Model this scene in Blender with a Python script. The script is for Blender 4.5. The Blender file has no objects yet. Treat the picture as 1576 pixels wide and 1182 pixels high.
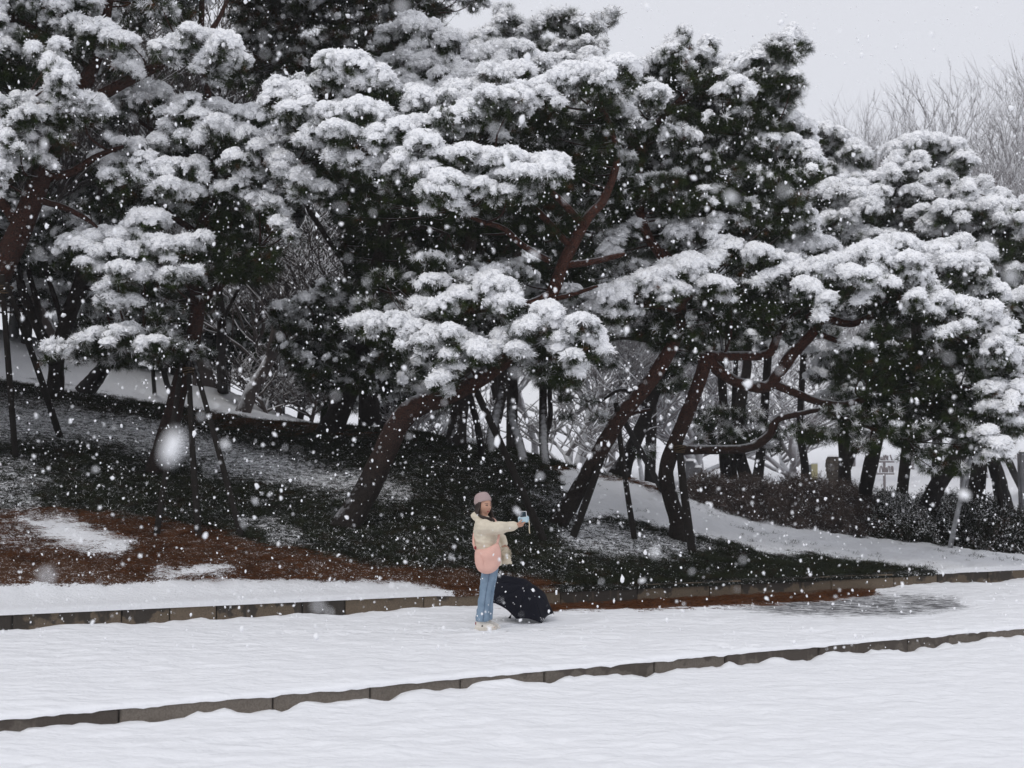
import bpy, bmesh, math, random
import numpy as np
from mathutils import Vector, Matrix, noise as mnoise

R = random.Random(11)
NR = np.random.default_rng(11)
scene = bpy.context.scene

# ------------------------------------------------------------------ camera, sky, sun, exposure
FPX = 2189.0                      # focal length in pixels of a 1576 px wide picture (50 mm on 36 mm)
CZ = 1.97
PITCH = math.atan(129.0 / FPX)
cam_data = bpy.data.cameras.new('camera')
cam_data.sensor_width = 36.0
cam_data.lens = 50.0
cam_data.clip_start = 0.05
cam_data.clip_end = 1500.0
cam_data.dof.use_dof = True
cam_data.dof.focus_distance = 17.4
cam_data.dof.aperture_fstop = 2.8
cam = bpy.data.objects.new('camera', cam_data)
cam.location = (0, 0, CZ)
cam.rotation_euler = (math.pi / 2 + PITCH, 0, 0)
scene.collection.objects.link(cam)
scene.camera = cam

world = bpy.data.worlds.new('World')
scene.world = world
world.use_nodes = True
wn = world.node_tree
wn.nodes.clear()
w_out = wn.nodes.new('ShaderNodeOutputWorld')
w_bg = wn.nodes.new('ShaderNodeBackground')
w_sky = wn.nodes.new('ShaderNodeTexSky')
w_sky.sky_type = 'NISHITA'
w_sky.sun_disc = False
w_sky.sun_elevation = math.radians(48)
w_sky.sun_rotation = math.radians(200)
w_mix = wn.nodes.new('ShaderNodeMix')
w_mix.data_type = 'RGBA'
w_mix.inputs[0].default_value = 0.94          # an overcast deck: almost all of the blue is covered by even grey cloud
CLOUD = (7.85, 7.95, 8.5, 1)
w_mix.inputs[7].default_value = CLOUD
wn.links.new(w_sky.outputs[0], w_mix.inputs[6])
wn.links.new(w_mix.outputs[2], w_bg.inputs[0])
w_bg.inputs[1].default_value = 0.1
wn.links.new(w_bg.outputs[0], w_out.inputs[0])

sun_data = bpy.data.lights.new('sun', 'SUN')
sun_data.energy = 0.8
sun_data.angle = math.radians(24)
sun_data.color = (1.0, 0.97, 0.93)
sun = bpy.data.objects.new('sun', sun_data)
sun.rotation_euler = (math.radians(42), 0, math.radians(-35))
scene.collection.objects.link(sun)

scene.view_settings.view_transform = 'Standard'
scene.view_settings.look = 'None'
scene.view_settings.exposure = 0.0
scene.view_settings.gamma = 1.0
scene.view_settings.use_curve_mapping = False
scene.cycles.max_bounces = 8
scene.cycles.diffuse_bounces = 4
scene.cycles.glossy_bounces = 2
scene.cycles.transmission_bounces = 4
scene.cycles.transparent_max_bounces = 8
scene.cycles.volume_bounces = 0
scene.cycles.caustics_reflective = False
scene.cycles.caustics_refractive = False


# ------------------------------------------------------------------ small helpers
def P(u, v, Y):
    """the world point that lies at distance Y along +Y and shows at photo pixel (u, v)"""
    x = (u - 788.0) / FPX
    y = (591.0 - v) / FPX
    fw = math.cos(PITCH) - y * math.sin(PITCH)
    up = math.sin(PITCH) + y * math.cos(PITCH)
    t = Y / fw
    return Vector((x * t, Y, CZ + up * t))


def UV(x, y, z):
    dz = z - CZ
    fw = y * math.cos(PITCH) + dz * math.sin(PITCH)
    up = -y * math.sin(PITCH) + dz * math.cos(PITCH)
    return 788.0 + FPX * x / fw, 591.0 - FPX * up / fw


def _hash(ix, iy, seed):
    h = (ix.astype(np.int64) * 374761393 + iy.astype(np.int64) * 668265263 + seed * 1442695041) & 0xFFFFFFFF
    h = ((h ^ (h >> 13)) * 1274126177) & 0xFFFFFFFF
    h = h ^ (h >> 16)
    return (h & 0xFFFF) / 65535.0


def vnoise(x, y, seed=0):
    x = np.asarray(x, float); y = np.asarray(y, float)
    ix = np.floor(x); iy = np.floor(y)
    fx = x - ix; fy = y - iy
    fx = fx * fx * fx * (fx * (fx * 6 - 15) + 10); fy = fy * fy * fy * (fy * (fy * 6 - 15) + 10)
    a = _hash(ix, iy, seed); b = _hash(ix + 1, iy, seed); c = _hash(ix, iy + 1, seed); d = _hash(ix + 1, iy + 1, seed)
    return (a * (1 - fx) + b * fx) * (1 - fy) + (c * (1 - fx) + d * fx) * fy


def fbm(x, y, seed=0, octv=4, gain=0.5):
    s = 0.0; a = 1.0; t = 0.0
    for k in range(octv):
        s = s + a * vnoise(x * 2 ** k + 17.3 * k, y * 2 ** k - 9.1 * k, seed + k)
        t += a; a *= gain
    return s / t


def sstep(a, b, x):
    t = np.clip((np.asarray(x, float) - a) / (b - a), 0, 1)
    return t * t * (3 - 2 * t)


def poly_field(u, v, poly, soft):
    """1 inside the polygon, 0 outside, blended over +-soft"""
    u = np.asarray(u, float); v = np.asarray(v, float)
    inside = np.zeros(u.shape, bool); dist = np.full(u.shape, 1e9)
    n = len(poly)
    for i in range(n):
        x0, y0 = poly[i]; x1, y1 = poly[(i + 1) % n]
        cond = ((y0 > v) != (y1 > v))
        xi = (x1 - x0) * (v - y0) / ((y1 - y0) if y1 != y0 else 1e-9) + x0
        inside ^= cond & (u < xi)
        dx, dy = x1 - x0, y1 - y0
        t = np.clip(((u - x0) * dx + (v - y0) * dy) / max(dx * dx + dy * dy, 1e-9), 0, 1)
        dist = np.minimum(dist, np.hypot(u - x0 - t * dx, v - y0 - t * dy))
    sd = np.where(inside, dist, -dist)
    return sstep(-soft, soft, sd)


# ---- materials
def new_mat(name):
    m = bpy.data.materials.new(name)
    m.use_nodes = True
    nt = m.node_tree
    b = nt.nodes['Principled BSDF']
    b.inputs['Specular IOR Level'].default_value = 0.25
    return m, nt, b


def node(nt, kind, **kw):
    n = nt.nodes.new(kind)
    for k, val in kw.items():
        setattr(n, k, val)
    return n


def rgba(c):
    return (c[0], c[1], c[2], 1.0)


def mix(nt, fac, a, b):
    n = node(nt, 'ShaderNodeMix', data_type='RGBA')
    for sock, val in ((0, fac), (6, a), (7, b)):
        if isinstance(val, (int, float)):
            n.inputs[sock].default_value = val
        elif isinstance(val, (tuple, list)):
            n.inputs[sock].default_value = rgba(val)
        else:
            nt.links.new(val, n.inputs[sock])
    return n.outputs[2]


def maprange(nt, val, a, b, c=0.0, d=1.0):
    n = node(nt, 'ShaderNodeMapRange')
    nt.links.new(val, n.inputs[0])
    for i, x in zip((1, 2, 3, 4), (a, b, c, d)):
        n.inputs[i].default_value = x
    return n.outputs[0]


def noise_tex(nt, scale, detail=4, rough=0.55, coord=None, stretch=None):
    n = node(nt, 'ShaderNodeTexNoise')
    n.inputs['Scale'].default_value = scale
    n.inputs['Detail'].default_value = detail
    n.inputs['Roughness'].default_value = rough
    if coord is None:
        coord = node(nt, 'ShaderNodeTexCoord').outputs['Object']
    if stretch:
        mp = node(nt, 'ShaderNodeMapping')
        mp.inputs['Scale'].default_value = stretch
        nt.links.new(coord, mp.inputs[0])
        coord = mp.outputs[0]
    nt.links.new(coord, n.inputs['Vector'])
    return n.outputs['Fac']


def bump(nt, b, height, strength=0.5, dist=0.02):
    n = node(nt, 'ShaderNodeBump')
    n.inputs['Strength'].default_value = strength
    n.inputs['Distance'].default_value = dist
    nt.links.new(height, n.inputs['Height'])
    nt.links.new(n.outputs[0], b.inputs['Normal'])


def mat_simple(name, c1, c2=None, rough=0.8, scale=30.0, bumpd=0.0, spec=0.25, stretch=None):
    m, nt, b = new_mat(name)
    b.inputs['Roughness'].default_value = rough
    b.inputs['Specular IOR Level'].default_value = spec
    f = noise_tex(nt, scale, 5, 0.6, stretch=stretch)
    nt.links.new(mix(nt, maprange(nt, f, 0.3, 0.7), c1, c2 or tuple(x * 0.7 for x in c1)), b.inputs['Base Color'])
    if bumpd:
        bump(nt, b, f, 0.8, bumpd)
    return m


def math_node(nt, op, a, b=None):
    n = node(nt, 'ShaderNodeMath', operation=op)
    for i, v in ((0, a), (1, b)):
        if v is None:
            continue
        if isinstance(v, (int, float)):
            n.inputs[i].default_value = v
        else:
            nt.links.new(v, n.inputs[i])
    return n.outputs[0]


def snow_on_top(nt, colour, lo=0.35, hi=0.75, amount_scale=9.0, snow=(0.86, 0.87, 0.9)):
    """mix lying snow over a colour where the surface looks upward (normal z), with a ragged edge"""
    g = node(nt, 'ShaderNodeNewGeometry')
    s = node(nt, 'ShaderNodeSeparateXYZ')
    nt.links.new(g.outputs['Normal'], s.inputs[0])
    f = noise_tex(nt, amount_scale, 3, 0.6, coord=g.outputs['Position'])
    z = math_node(nt, 'ADD', s.outputs[2], math_node(nt, 'MULTIPLY', math_node(nt, 'SUBTRACT', f, 0.5), 0.9))
    return mix(nt, maprange(nt, z, lo, hi), colour, snow)


SNOW_C = (0.88, 0.89, 0.915)


def mat_snow_ground(name):
    m, nt, b = new_mat(name)
    b.inputs['Roughness'].default_value = 0.75
    b.inputs['Base Color'].default_value = rgba(SNOW_C)
    co = node(nt, 'ShaderNodeNewGeometry').outputs['Position']
    f1 = noise_tex(nt, 4.0, 3, 0.5, coord=co, stretch=(0.7, 1.2, 1))
    f2 = noise_tex(nt, 40.0, 3, 0.6, coord=co)
    h = math_node(nt, 'ADD', f1, math_node(nt, 'MULTIPLY', f2, 0.05))
    bump(nt, b, h, 0.7, 0.10)
    return m


def mat_bark(name, low, high, zlo, zhi, snow_lo=0.45, snow_hi=0.9, scale=1.0):
    """plated pine bark; the lower trunk is grey brown, the limbs above are orange red"""
    m, nt, b = new_mat(name)
    b.inputs['Roughness'].default_value = 0.85
    g = node(nt, 'ShaderNodeNewGeometry')
    s = node(nt, 'ShaderNodeSeparateXYZ')
    nt.links.new(g.outputs['Position'], s.inputs[0])
    v = node(nt, 'ShaderNodeTexVoronoi', feature='DISTANCE_TO_EDGE')
    mp = node(nt, 'ShaderNodeMapping')
    mp.inputs['Scale'].default_value = (15 * scale, 15 * scale, 7 * scale)
    nt.links.new(g.outputs['Position'], mp.inputs[0])
    nt.links.new(mp.outputs[0], v.inputs['Vector'])
    plate = maprange(nt, v.outputs['Distance'], 0.02, 0.2)
    f = noise_tex(nt, 14.0, 5, 0.65, coord=g.outputs['Position'])
    hz = math_node(nt, 'ADD', s.outputs[2], math_node(nt, 'MULTIPLY', math_node(nt, 'SUBTRACT', f, 0.5), 1.2))
    up = maprange(nt, hz, zlo, zhi)
    c = mix(nt, up, low, high)
    c = mix(nt, plate, tuple(x * 0.3 for x in low), c)
    c = mix(nt, maprange(nt, f, 0.35, 0.7), c, mix(nt, 0.5, c, (0.05, 0.04, 0.035)))
    c = snow_on_top(nt, c, snow_lo, snow_hi)
    nt.links.new(c, b.inputs['Base Color'])
    bump(nt, b, math_node(nt, 'ADD', plate, f), 1.0, 0.04)
    return m


# ---- objects
def link(o, parent=None):
    scene.collection.objects.link(o)
    if parent is not None:
        o.parent = parent
    return o


def tag(o, label=None, cat=None, group=None, kind=None):
    if label: o['label'] = label
    if cat: o['category'] = cat
    if group: o['group'] = group
    if kind: o['kind'] = kind
    return o


def empty(name, loc, label=None, cat=None, group=None):
    o = bpy.data.objects.new(name, None)
    o.empty_display_size = 0.1
    o.location = loc
    link(o)
    return tag(o, label, cat, group)


def mesh_obj(name, verts, faces, mats, parent=None, smooth=True, mat_idx=None, local=True):
    """verts in world space when the parent has only a location (local=True subtracts it)"""
    me = bpy.data.meshes.new(name)
    verts = np.asarray(verts, float)
    if parent is not None and local:
        verts = verts - np.array(root_loc(parent))
    me.from_pydata([tuple(v) for v in verts], [], [tuple(int(i) for i in f) for f in faces])
    for m in (mats if isinstance(mats, (list, tuple)) else [mats]):
        me.materials.append(m)
    if mat_idx is not None:
        me.polygons.foreach_set('material_index', np.asarray(mat_idx, np.int32))
    if smooth:
        me.polygons.foreach_set('use_smooth', np.ones(len(me.polygons), bool))
    me.update()
    return link(bpy.data.objects.new(name, me), parent)


def root_loc(o):
    v = Vector((0, 0, 0))
    while o is not None:
        v += o.location
        o = o.parent
    return v


def grid_mesh(name, X, Y, Z, mats, attrs=None, smooth=True):
    """fast regular grid mesh from 2D arrays"""
    n, m = X.shape
    me = bpy.data.meshes.new(name)
    co = np.stack([X, Y, Z], -1).reshape(-1, 3).astype(np.float32)
    idx = np.arange(n * m).reshape(n, m)
    q = np.stack([idx[:-1, :-1], idx[:-1, 1:], idx[1:, 1:], idx[1:, :-1]], -1).reshape(-1, 4).astype(np.int32)
    me.vertices.add(len(co)); me.vertices.foreach_set('co', co.ravel())
    me.loops.add(q.size); me.loops.foreach_set('vertex_index', q.ravel())
    me.polygons.add(len(q))
    me.polygons.foreach_set('loop_start', np.arange(0, q.size, 4, dtype=np.int32))
    me.polygons.foreach_set('loop_total', np.full(len(q), 4, np.int32))
    if smooth:
        me.polygons.foreach_set('use_smooth', np.ones(len(q), bool))
    for a, val in (attrs or {}).items():
        at = me.attributes.new(a, 'FLOAT', 'POINT')
        at.data.foreach_set('value', np.asarray(val, np.float32).ravel())
    me.update(calc_edges=True)
    me.validate()
    for mt in (mats if isinstance(mats, (list, tuple)) else [mats]):
        me.materials.append(mt)
    return link(bpy.data.objects.new(name, me))


def smooth_path(pts, n):
    """Catmull-Rom through pts (arrays of any width) resampled to n points"""
    pts = np.asarray(pts, float)
    if len(pts) < 3:
        t = np.linspace(0, 1, n)[:, None]
        return pts[0] * (1 - t) + pts[-1] * t
    e = np.vstack([2 * pts[0] - pts[1], pts, 2 * pts[-1] - pts[-2]])
    seg = np.linalg.norm(np.diff(pts[:, :3], axis=0), axis=1)
    cum = np.concatenate([[0], np.cumsum(seg)])
    out = []
    for s in np.linspace(0, cum[-1], n):
        i = min(np.searchsorted(cum, s, side='right') - 1, len(pts) - 2)
        t = (s - cum[i]) / max(seg[i], 1e-9)
        p0, p1, p2, p3 = e[i], e[i + 1], e[i + 2], e[i + 3]
        out.append(0.5 * (2 * p1 + (p2 - p0) * t + (2 * p0 - 5 * p1 + 4 * p2 - p3) * t * t + (3 * p1 - p0 - 3 * p2 + p3) * t ** 3))
    return np.array(out)


def tube(path, radii, sides=8, rough=0.0, seed=0, cap=True):
    """verts, faces of a tapered tube along a path; rough makes it lumpy"""
    path = np.asarray(path, float); n = len(path)
    tan = np.gradient(path, axis=0)
    tan /= np.maximum(np.linalg.norm(tan, axis=1, keepdims=True), 1e-9)
    ref = np.array([0.0, 1.0, 0.0]) if abs(tan[0][1]) < 0.9 else np.array([1.0, 0, 0])
    a = np.cross(tan[0], ref); a /= np.linalg.norm(a)
    vs = []
    for i in range(n):
        a = a - tan[i] * np.dot(a, tan[i]); a /= max(np.linalg.norm(a), 1e-9)
        b = np.cross(tan[i], a)
        for k in range(sides):
            th = 2 * math.pi * k / sides
            r = radii[i]
            if rough:
                r *= 1 + rough * mnoise.noise(Vector((math.cos(th) * 1.3 + seed * 3.7, math.sin(th) * 1.3, i * 0.33 + seed)))
            vs.append(path[i] + r * (math.cos(th) * a + math.sin(th) * b))
    fs = []
    for i in range(n - 1):
        for k in range(sides):
            k2 = (k + 1) % sides
            fs.append((i * sides + k, i * sides + k2, (i + 1) * sides + k2, (i + 1) * sides + k))
    if cap:
        fs.append(tuple(range(sides))[::-1])
        fs.append(tuple((n - 1) * sides + k for k in range(sides)))
    return np.array(vs), fs


class MB:
    """collects shapes into one mesh"""
    def __init__(self):
        self.v = []; self.f = []; self.m = []; self.n = 0

    def add(self, vs, fs, mi=0):
        self.v.append(np.asarray(vs, float))
        self.f += [tuple(i + self.n for i in f) for f in fs]
        self.m += [mi] * len(fs)
        self.n += len(vs)
        return self

    def tube(self, path, radii, sides=6, mi=0, rough=0.0, seed=0):
        return self.add(*tube(path, radii, sides, rough, seed), mi)

    def box(self, lo, hi, mi=0):
        x0, y0, z0 = lo; x1, y1, z1 = hi
        return self.add([(x0, y0, z0), (x1, y0, z0), (x1, y1, z0), (x0, y1, z0), (x0, y0, z1), (x1, y0, z1), (x1, y1, z1), (x0, y1, z1)],
                        [(3, 2, 1, 0), (4, 5, 6, 7), (0, 1, 5, 4), (1, 2, 6, 5), (2, 3, 7, 6), (3, 0, 4, 7)], mi)

    def build(self, name, mats, parent=None, smooth=True):
        if not self.v:
            return None
        return mesh_obj(name, np.vstack(self.v), self.f, mats, parent, smooth, self.m)

# ------------------------------------------------------------------ the lie of the land
def _on_level(u, v, z=0.0):
    a = P(u, v, 1.0); t = (z - CZ) / (a.z - CZ)
    return a.x * t, t


(_xa, _ya), (_xb, _yb) = _on_level(0, 1102), _on_level(1576, 963)
FK = (_yb - _ya) / (_xb - _xa)
FA = _ya - FK * _xa


def front_kerb_y(x): return FA + FK * np.asarray(x, float)
def back_kerb_y(x): return 20.35 + 0.5076 * np.asarray(x, float)

ROAD_Z = -0.142
KERB_TOP = 0.25
# brow of the bank: photo column, photo row, distance
BROW = np.array([(-900, 520, 24), (-400, 560, 27), (0, 590, 30), (200, 620, 30), (340, 640, 30), (500, 655, 29), (640, 667, 28), (760, 690, 28),
                 (860, 714, 28.5), (1000, 748, 29), (1200, 802, 31), (1400, 832, 32), (1576, 850, 33), (2000, 852, 35), (2700, 852, 38)], float)
FAR1 = np.array([(-900, 460), (0, 510), (200, 562), (330, 598), (500, 668), (640, 716), (860, 745), (1000, 765), (1300, 770), (2700, 770)], float)   # rows at 48 m
FAR2 = np.array([(-900, 470), (0, 510), (330, 592), (640, 640), (1000, 655), (1576, 650), (2700, 650)], float)                                        # rows at 130 m


def _height_map():
    xs = np.arange(-90, 90.01, 0.3); ys = np.arange(8, 150.01, 0.3)
    X, Y = np.meshgrid(xs, ys)
    s = np.clip(788 + FPX * X / Y, -900, 2700)
    yb = np.interp(s, BROW[:, 0], BROW[:, 2]); vb = np.interp(s, BROW[:, 0], BROW[:, 1])
    zb = CZ + (720 - vb) * yb / FPX
    yk = back_kerb_y(X)
    sl = (s - 788) / FPX
    yk = np.minimum(20.35 / np.maximum(1 - 0.5076 * sl, 0.3), yb - 4)
    z1 = CZ + (720 - np.interp(s, FAR1[:, 0], FAR1[:, 1])) * 48 / FPX
    z2 = CZ + (720 - np.interp(s, FAR2[:, 0], FAR2[:, 1])) * 130 / FPX
    t = (Y - yk) / (yb - yk)
    za = KERB_TOP + (zb - KERB_TOP) * np.clip(t, 0, 1) * (1.18 - 0.18 * np.clip(t, 0, 1))
    t2 = sstep(0, 1, (Y - yb) / (48 - yb)); zc = zb + (z1 - zb) * t2
    t3 = np.clip((Y - 48) / 82, 0, 1.3); zd = z1 + (z2 - z1) * t3 ** 1.25
    Z = np.where(Y < yb, za, np.where(Y < 48, zc, zd))
    for _ in range(3):                       # soften the breaks
        Zp = np.pad(Z, 1, mode='edge')
        Z = (Zp[:-2, 1:-1] + Zp[2:, 1:-1] + Zp[1:-1, :-2] + Zp[1:-1, 2:] + 2 * Z) / 6
    Z += (fbm(X * 0.35, Y * 0.35, 5, 3) - 0.5) * 0.22 * sstep(0.5, 3.0, Y - back_kerb_y(X))
    return xs, ys, Z


HX, HY, HZ = _height_map()


def hill(x, y):
    x = np.asarray(x, float); y = np.asarray(y, float)
    fx = np.clip((x - HX[0]) / 0.3, 0, len(HX) - 1.001); fy = np.clip((y - HY[0]) / 0.3, 0, len(HY) - 1.001)
    ix = fx.astype(int); iy = fy.astype(int); fx = fx - ix; fy = fy - iy
    z = (HZ[iy, ix] * (1 - fx) + HZ[iy, ix + 1] * fx) * (1 - fy) + (HZ[iy + 1, ix] * (1 - fx) + HZ[iy + 1, ix + 1] * fx) * fy
    d = y - back_kerb_y(x)
    w = sstep(0.15, 1.2, d)
    return KERB_TOP * (1 - w) + np.maximum(z, 0.05) * w


def foot(u, v, y0=20.5, y1=60.0):
    """where the ray through a photo pixel meets the bank"""
    ys = np.linspace(y0, y1, 600)
    for y in ys:
        p = P(u, v, y)
        if p.z <= float(hill(p.x, y)):
            return p
    return P(u, v, y1)


# where snow lies on the bank, and where brown needles lie, in photo rows and columns projected on the ground
def bank_cover(x, y, z):
    u, v = UV(x, y, z)
    wob = (fbm(x * 1.1, y * 1.1, 21, 4) - 0.5)
    wob2 = fbm(x * 4, y * 4, 33, 3) - 0.5
    uu = u + wob * 70 + wob2 * 30; vv = v + wob * 30 + wob2 * 16
    snow = np.zeros_like(u)
    strip = poly_field(uu, v + wob * 10, [(-2500, 905), (0, 905), (150, 897), (400, 893), (600, 896), (690, 906), (720, 930), (690, 1000), (-2500, 1400)], 9)
    snow = np.maximum(snow, strip)
    A = poly_field(uu, vv, [(10, 785), (120, 798), (205, 830), (170, 850), (80, 846), (30, 812)], 20) * 0.85
    A2 = poly_field(uu, vv, [(-800, 790), (30, 790), (70, 850), (-800, 870)], 16) * 0.45
    B = poly_field(uu, vv, [(235, 872), (360, 868), (385, 885), (340, 895), (240, 893)], 14) * 0.75
    C = poly_field(uu, vv, [(-800, 585), (0, 600), (260, 640), (420, 690), (640, 738), (620, 775), (480, 765), (330, 735), (130, 690), (-800, 660)], 30) * 0.54
    C2 = poly_field(uu, vv, [(-300, 690), (40, 695), (95, 735), (60, 790), (-300, 790)], 16) * 0.42
    D = poly_field(uu, vv, [(380, 800), (460, 800), (470, 840), (400, 845)], 12) * 0.42
    E = poly_field(uu, vv, [(880, 722), (1000, 752), (1200, 805), (1400, 832), (1600, 850), (2600, 850), (2600, 900), (1576, 886), (1420, 882), (1340, 862),
                            (1190, 852), (1070, 822), (960, 798), (900, 800), (850, 770)], 12)
    E2 = poly_field(uu, vv, [(830, 800), (900, 795), (1080, 830), (1130, 850), (1000, 860), (860, 850)], 14) * 0.5
    F = poly_field(uu, vv, [(750, 760), (850, 730), (900, 770), (860, 800)], 14) * 0.35
    ub, vb = BROW[:, 0], BROW[:, 1]
    yb = np.interp(np.clip(u, -900, 2700), ub, BROW[:, 2])
    far = np.where(u < 600, sstep(-1.5, 6.0, y - yb + wob * 5 + wob2 * 3) , sstep(-0.2, 1.6, y - yb + wob * 3))
    far = np.where(u > 1230, far * sstep(35, 40, y), far)
    dusting = 0.19 * poly_field(u, v, [(-2500, 560), (900, 700), (900, 930), (-2500, 1000)], 20)
    for q in (dusting, A, A2, B, C, C2, D, E, E2, F, far):
        snow = np.maximum(snow, q)
    litter = poly_field(uu, vv, [(-800, 770), (0, 778), (250, 800), (420, 838), (560, 868), (700, 884), (860, 895), (860, 930), (-800, 930)], 12)
    ridge = poly_field(uu, vv, [(-300, 585), (60, 600), (330, 628), (500, 652), (620, 668), (600, 680), (420, 672), (180, 640), (-300, 600)], 9) * np.interp(u, [200, 330], [.22, .5])
    ridge2 = poly_field(uu, v, [(860, 718), (1010, 750), (1010, 762), (900, 738), (860, 730)], 5) * 0.8
    litter = np.maximum(litter, np.maximum(ridge, ridge2))
    return snow, litter


# ------------------------------------------------------------------ ground sheets
M_snow = mat_snow_ground('lying_snow')


def mat_bank():
    m, nt, b = new_mat('bank_ground')
    b.inputs['Roughness'].default_value = 0.85
    b.inputs['Specular IOR Level'].default_value = 0.08
    co = node(nt, 'ShaderNodeNewGeometry').outputs['Position']
    a_s = node(nt, 'ShaderNodeAttribute', attribute_name='snow').outputs['Fac']
    a_l = node(nt, 'ShaderNodeAttribute', attribute_name='litter').outputs['Fac']
    n1 = noise_tex(nt, 9.0, 6, 0.7, coord=co, stretch=(1, 1.0, 2.5))
    n2 = noise_tex(nt, 28.0, 4, 0.7, coord=co)
    n3 = noise_tex(nt, 60.0, 3, 0.7, coord=co, stretch=(0.4, 1, 1))
    n4 = noise_tex(nt, 75.0, 2, 0.6, coord=co, stretch=(0.6, 1, 1))
    soil = mix(nt, maprange(nt, n1, 0.3, 0.7), (0.014, 0.012, 0.008), (0.008, 0.012, 0.007))
    needle = mix(nt, maprange(nt, n3, 0.3, 0.7), mix(nt, maprange(nt, n1, 0.38, 0.62), (0.018, 0.011, 0.007), (0.055, 0.025, 0.012)), (0.11, 0.047, 0.020))
    c = mix(nt, a_l, soil, needle)
    t = math_node(nt, 'ADD', a_s, math_node(nt, 'MULTIPLY', math_node(nt, 'SUBTRACT', math_node(nt, 'ADD', math_node(nt, 'MULTIPLY', n1, 0.35), math_node(nt, 'ADD', math_node(nt, 'MULTIPLY', n2, 0.3), math_node(nt, 'MULTIPLY', n4, 0.35))), 0.5), 3.4))
    c = mix(nt, maprange(nt, t, 0.42, 0.62), c, SNOW_C)
    n5 = noise_tex(nt, 42.0, 2, 0.5, coord=co)
    c = mix(nt, maprange(nt, math_node(nt, 'ADD', n5, math_node(nt, 'MULTIPLY', math_node(nt, 'SUBTRACT', n1, .5), .35)), 0.60, 0.70, 0, .55), c, SNOW_C)
    nt.links.new(c, b.inputs['Base Color'])
    bump(nt, b, math_node(nt, 'ADD', n1, math_node(nt, 'MULTIPLY', n2, 0.4)), 0.8, 0.06)
    return m


def mat_pavement():
    """snow cover, thin enough on the sheltered side that the dark wet paving shows in streaks"""
    m, nt, b = new_mat('pavement_snow')
    co = node(nt, 'ShaderNodeNewGeometry').outputs['Position']
    a_w = node(nt, 'ShaderNodeAttribute', attribute_name='worn').outputs['Fac']
    a_l = node(nt, 'ShaderNodeAttribute', attribute_name='litter').outputs['Fac']
    f1 = noise_tex(nt, 4.0, 3, 0.5, coord=co, stretch=(0.7, 1.2, 1))
    f2 = noise_tex(nt, 40.0, 3, 0.6, coord=co)
    st = noise_tex(nt, 7.0, 6, 0.7, coord=co, stretch=(0.55, 1.6, 1))
    n3 = noise_tex(nt, 60.0, 3, 0.7, coord=co)
    t = math_node(nt, 'ADD', a_w, math_node(nt, 'MULTIPLY', math_node(nt, 'SUBTRACT', st, 0.5), 2.4))
    w = maprange(nt, t, 0.55, 1.15)
    w = math_node(nt, 'MULTIPLY', w, maprange(nt, a_w, 0.05, 0.3))
    c = mix(nt, w, SNOW_C, mix(nt, maprange(nt, f2, 0.3, 0.7), (0.07, 0.07, 0.075), (0.14, 0.14, 0.145)))
    tl = math_node(nt, 'ADD', a_l, math_node(nt, 'MULTIPLY', math_node(nt, 'SUBTRACT', n3, 0.5), 1.2))
    c = mix(nt, maprange(nt, tl, 0.45, 0.6), c, mix(nt, maprange(nt, n3, 0.35, 0.65), (0.05, 0.022, 0.011), (0.16, 0.065, 0.026)))
    nt.links.new(c, b.inputs['Base Color'])
    b.inputs['Roughness'].default_value = 0.75
    h = math_node(nt, 'ADD', f1, math_node(nt, 'MULTIPLY', f2, 0.05))
    bump(nt, b, h, 0.7, 0.10)
    return m


def snow_relief(x, y, seed):
    """trodden, refrozen snow: lumps of a hand's breadth to a stride"""
    a = (fbm(x * 1.0, y * 1.3, seed, 3) - 0.5) * 0.055
    b = (fbm(x * 3.4, y * 4.6, seed + 9, 3) - 0.5) * 0.042
    c = np.abs(fbm(x * 7, y * 9, seed + 30, 3) - 0.5) * -0.03
    return a + b + c


# road (in front of the lower kerb)
xs = np.concatenate([np.linspace(-40, -9, 60)[:-1], np.linspace(-9, 11, 400), np.linspace(11, 40, 60)[1:]])
tt = np.concatenate([[-30, -12, -6], np.linspace(0, 1, 260) ** 0.85])
Xg, Tg = np.meshgrid(xs, tt)
yk = front_kerb_y(Xg) - 0.004
Y0 = np.where(yk > 6.5, 3.0, yk - 4)
Yg = np.where(Tg < 0, Y0 + Tg, Y0 + (yk - Y0) * Tg)
dk = np.maximum(yk - Yg, 0)
pile = (0.0 + 0.09 * np.maximum(vnoise(Xg * 1.7, Xg * 0 + 3, 8) - 0.5, 0) + 0.10 * (fbm(Xg * 6, Xg * 0 + 1, 3, 2) - 0.5)) * np.exp(-dk / 0.22)
Zg = ROAD_Z + snow_relief(Xg, Yg, 40) + pile
road = tag(grid_mesh('road', Xg, Yg, Zg, M_snow), kind='structure')

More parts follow.
